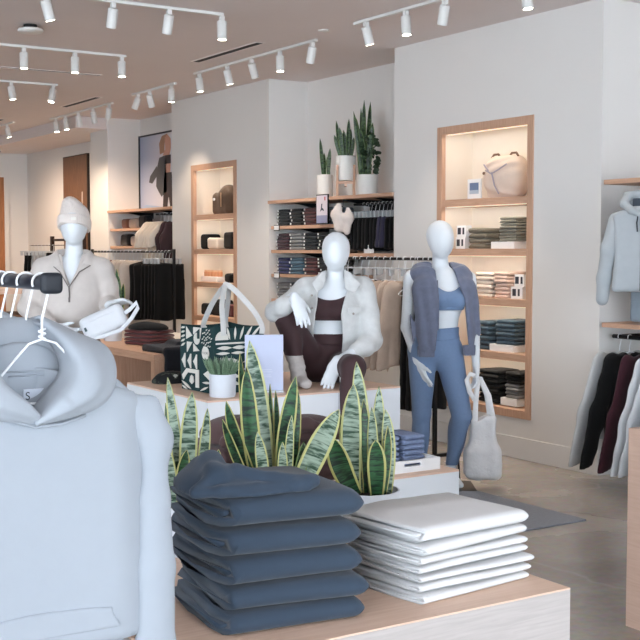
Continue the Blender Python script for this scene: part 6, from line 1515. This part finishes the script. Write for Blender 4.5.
# ------------------------------------------------------------------ things in the near lit niche
NX = XW + 0.06
def left_at(px, w): return along(px, NX + 0.005) - w / 2
def card_box(label, y, z, rz=-PI / 2, w=0.12, h=0.095, d=0.06, group='small product boxes in the near niche'):
    t = thing('product_box', label, 'box', (NX + 0.06, y, z + 0.0005), rz, group)
    MB().bb(-w / 2, w / 2, -d / 2, d / 2, 0, h).build('carton', WHITE, t, bevel=0.001)
    for s_, sz in ((-0.026, 0.040), (0.026, 0.022)): MB().bb(s_ - sz / 2, s_ + sz / 2, -d / 2 - 0.0012, -d / 2 - 0.0002, 0.022, h - 0.018).build('window', mat('dark window print', (52, 56, 66), 0.5), t)
    return t
b1 = card_box('lower small white box at the left of the second shelf, by the mannequin head', left_at(453, 0.12), 1.61); card_box('upper small white box at the left of the second shelf, by the mannequin head', left_at(454, 0.12), 1.7056)
card_box('lower small white box at the right of the third shelf', left_at(508.5, 0.13), 1.22, w=0.13); card_box('upper small white box at the right of the third shelf', left_at(512, 0.11), 1.3156, w=0.11)
OLV = cloth('olive grey cloth', (112, 106, 92), amount=0.06); SAGE = cloth('sage grey cloth', (126, 124, 112), amount=0.06); CRM2 = cloth('warm cream cloth', (226, 212, 198), amount=0.02); PNK = cloth('pale pink cloth', (214, 188, 174), amount=0.03); TEAL = cloth('blue teal cloth', (66, 86, 100), amount=0.06); GRY = cloth('mid grey cloth', (112, 112, 112), amount=0.08)
def riser(label, y, z, h=0.055, L=0.33):
    return tag(MB().bb(NX, NX + 0.24, y - L / 2, y + L / 2, z + 0.0005, z + 0.0005 + h).build('riser_block', WHITE, bevel=0.002), label, 'riser', 'white riser blocks in the near niche')
def nstack(m, lab, y, z, n, t_, w=0.24, grp='folded clothes in the near niche', nm_='folded_trousers', cat='trousers', d=0.22, amp=0.003):
    return stack(nm_, m, cat, grp, lab, n, w, d, t_, (NX + 0.005, y, z + 0.0006), -PI / 2, amp=amp, seeds=2, nx=9, jitter=0.006)
nstack(OLV, 'olive folded trousers, # of four in the near niche', left_at(467, 0.22), 1.61, 4, 0.042, w=0.22)
riser('white riser block under the sage stack on the second shelf', left_at(491, 0.27), 1.61, L=0.27); nstack(SAGE, 'sage folded trousers, # of eight on the second shelf riser', left_at(498, 0.205), 1.667, 8, 0.024, w=0.205)
nstack(CRM2, 'cream folded top, # of the pile on the third shelf', left_at(474, 0.21), 1.22, 6, 0.034, w=0.21, nm_='folded_shirt', cat='shirt'); nstack(PNK, 'pale pink folded top, # of the pile on the third shelf', left_at(493.5, 0.165), 1.22, 7, 0.030, w=0.165, nm_='folded_shirt', cat='shirt')
nstack(TEAL, 'blue teal sweatshirt, # of the left pile on the fourth shelf', left_at(474, 0.18), 0.80, 6, 0.039, w=0.18, nm_='folded_sweatshirt', cat='sweatshirt', amp=0.005)
riser('white riser block under the teal stack on the fourth shelf', left_at(490.5, 0.275), 0.80, L=0.275); nstack(TEAL, 'blue teal sweatshirt, # of the pile on the fourth shelf riser', left_at(495, 0.23), 0.857, 6, 0.033, w=0.23, nm_='folded_sweatshirt', cat='sweatshirt', amp=0.005)
NB = 0.38
nstack(BLK, 'black folded trousers, # of the big pile in the near niche', left_at(478, 0.26), NB, 7, 0.038, w=0.26, amp=0.004)
nstack(BLK, 'black folded trousers, # of three behind the grey pile at the bottom', left_at(505, 0.18), NB + 0.061 + 0.113, 3, 0.032, w=0.18, amp=0.004)
riser('white riser block on the bottom of the near niche', left_at(502, 0.19), NB, h=0.06, L=0.19); nstack(GRY, 'grey folded trousers, # of four on the riser at the bottom', left_at(505, 0.165), NB + 0.061, 4, 0.028, w=0.165)
# backpack and small picture on the top shelf
t = thing('backpack', 'cream canvas backpack on the top shelf of the near niche', 'bag', (NX + 0.13, along(503, NX + 0.10), 2.0105), -PI / 2)
BP = cloth('cream ripstop', (222, 202, 186), rough=0.75, amount=0.03, scale=14, bump=(60, 0.2))
F = Field((-0.24, -0.16, -0.004), (0.24, 0.16, 0.42), 0.008); F.rbox((0, 0, 0.17), (0.19, 0.10, 0.17), 0.09, 0); F.ell((0.0, -0.02, 0.16), (0.205, 0.12, 0.17), 0.04)
X, Y, Z = F.xyz(); F.f += (0.006 * np.sin(22 * X + 8 * np.sin(11 * Z)) * np.clip(-Y * 14, 0, 1) + 0.006 * sn(X, Y, Z, 3, 22)).astype(np.float32); F.cut(-Z + 0 * (X + Y)); F.cut(Z - 0.345 - 0.012 * np.sin(18 * X) + 0 * Y); F.build('bag_body', BP, t)
for x in (-0.11, 0.10): MB().tube([(x - 0.05, -0.02, 0.325), (x - 0.02, -0.02, 0.352), (x + 0.03, -0.02, 0.352), (x + 0.055, -0.02, 0.325)], 0.009, 8).build('top_handle', mat('brown webbing', (120, 92, 74), 0.8), t, smooth=True)
for pts in (((-0.10, -0.135, 0.22), (-0.02, -0.145, 0.19), (0.06, -0.14, 0.22), (0.13, -0.12, 0.26)), ((-0.02, -0.142, 0.20), (0.02, -0.148, 0.10), (0.06, -0.135, 0.03)), ((-0.15, -0.11, 0.27), (-0.05, -0.135, 0.20))):
    MB().tube(pts, 0.006, 6).build('cord', mat('lilac cord', (170, 160, 168), 0.8), t, smooth=True)
for (x, z) in ((-0.135, 0.20), (-0.10, 0.185)): MB().cyl((x, -0.118, z), (x, -0.128, z), 0.012, 10).build('toggle', mat('brown webbing', (120, 92, 74), 0.8), t, smooth=True)
t = thing('picture_card', 'small white framed picture of a blue sky beside the cream backpack', 'picture', (NX + 0.06, along(474, NX + 0.06), 2.0105), -PI / 2)
MB().bb(-0.085, 0.085, -0.006, 0.006, 0, 0.165).build('frame', WHITE, t, bevel=0.002)
mb = MB(); mb.bb(-0.055, 0.055, -0.0085, -0.0065, 0.045, 0.135, 0); mb.bb(-0.055, 0.055, -0.0095, -0.0087, 0.045, 0.075, 1); mb.build('print', [mat('print slate blue', (104, 124, 156), 0.5), mat('print pale blue', (176, 190, 204), 0.5)], t)
# ------------------------------------------------------------------ things in the far lit niche
def lump(nm_, label, cat, m, y, z, w, h, d=0.18, sd=1, rad=0.03, amp=0.006, x=NX + 0.14, group=None):
    F = Field((-d / 2 - 0.03, -w / 2 - 0.03, -0.004), (d / 2 + 0.03, w / 2 + 0.03, h + 0.04), 0.009); F.rbox((0, 0, h / 2), (d / 2, w / 2, h / 2), min(rad, h / 2 - 0.004), 0); F.noise(amp, 26, sd); X, Y, Z = F.xyz(); F.cut(-Z + 0 * (X + Y))
    return tag(F.build(nm_, m, loc=(x, y, z + 0.0005)), label, cat, group)
t = thing('duffel_bag', 'brown rounded bag on the top shelf of the far niche', 'bag', (NX + 0.13, along(221, NX + 0.05), 2.0005), -PI / 2)
BRB = cloth('brown quilted nylon', (86, 68, 54), rough=0.6, amount=0.08, bump=(40, 0.3)); F = Field((-0.24, -0.14, -0.004), (0.24, 0.14, 0.34), 0.009)
F.rbox((0, 0, 0.12), (0.20, 0.10, 0.13), 0.06, 0); F.ell((0.06, 0, 0.20), (0.16, 0.11, 0.13), 0.05); F.noise(0.006, 24, 6); X, Y, Z = F.xyz(); F.cut(-Z + 0 * (X + Y)); F.build('bag_body', BRB, t)
MB().cyl((-0.09, -0.11, 0.17), (-0.09, -0.125, 0.17), 0.015, 12).build('badge', WHITE, t, smooth=True); MB().tube([(0.08, -0.118, 0.08), (0.085, -0.122, 0.16), (0.08, -0.118, 0.24)], 0.007, 6).build('zip', mat('tan zip', (170, 140, 110), 0.5), t, smooth=True)
lump('pouch', 'black pouch at the left of the second shelf in the far niche', 'pouch', BLK, along(203.5, 6.27), 1.61, 0.27, 0.17, sd=2); lump('pouch', 'white pouch in the middle of the second shelf in the far niche', 'pouch', CREAM, along(215, 6.27), 1.61, 0.25, 0.13, sd=3, x=NX + 0.11); lump('pouch', 'black pouch at the right of the second shelf in the far niche', 'pouch', BLK, along(228.5, 6.27), 1.61, 0.22, 0.19, sd=4)
ORG = mat('apricot plastic', (222, 160, 118), 0.35)
lump('display_block', 'low white block under the apricot jars in the far niche', 'block', WHITE, along(211, 6.30), 1.235, 0.42, 0.06, sd=5, rad=0.006, amp=0.0)
for k in range(5):
    t = thing('jar', '%s apricot jar from the left in the far niche' % NTH[k], 'jar', (NX + 0.12, along(211, 6.30) + 0.164 - 0.082 * k, 1.2955), 0, 'apricot jars in the far niche')
    MB().lathe([(0.0001, 0), (0.03, 0.0), (0.033, 0.008), (0.033, 0.05), (0.028, 0.055), (0.0001, 0.055)], 16).build('jar_body', ORG, t, smooth=True); MB().lathe([(0.0001, 0.0555), (0.029, 0.0555), (0.029, 0.072), (0.0001, 0.073)], 16).build('lid', mat('pale apricot', (236, 196, 160), 0.4), t, smooth=True)
lump('pouch', 'small black pouch at the right of the third shelf in the far niche', 'pouch', BLK, along(229.5, 6.29), 1.235, 0.16, 0.10, sd=6)
lump('folded_shirt', 'black folded top at the left of the fourth shelf in the far niche', 'top', BLK, along(203, 6.27), 0.85, 0.26, 0.13, sd=7); lump('folded_shirt', 'black folded top in the middle of the fourth shelf in the far niche', 'top', BLK, along(216, 6.27), 0.85, 0.24, 0.18, sd=8); lump('folded_shirt', 'rust brown folded top at the right of the fourth shelf in the far niche', 'top', BURG, along(228, 6.27), 0.85, 0.22, 0.14, sd=9)
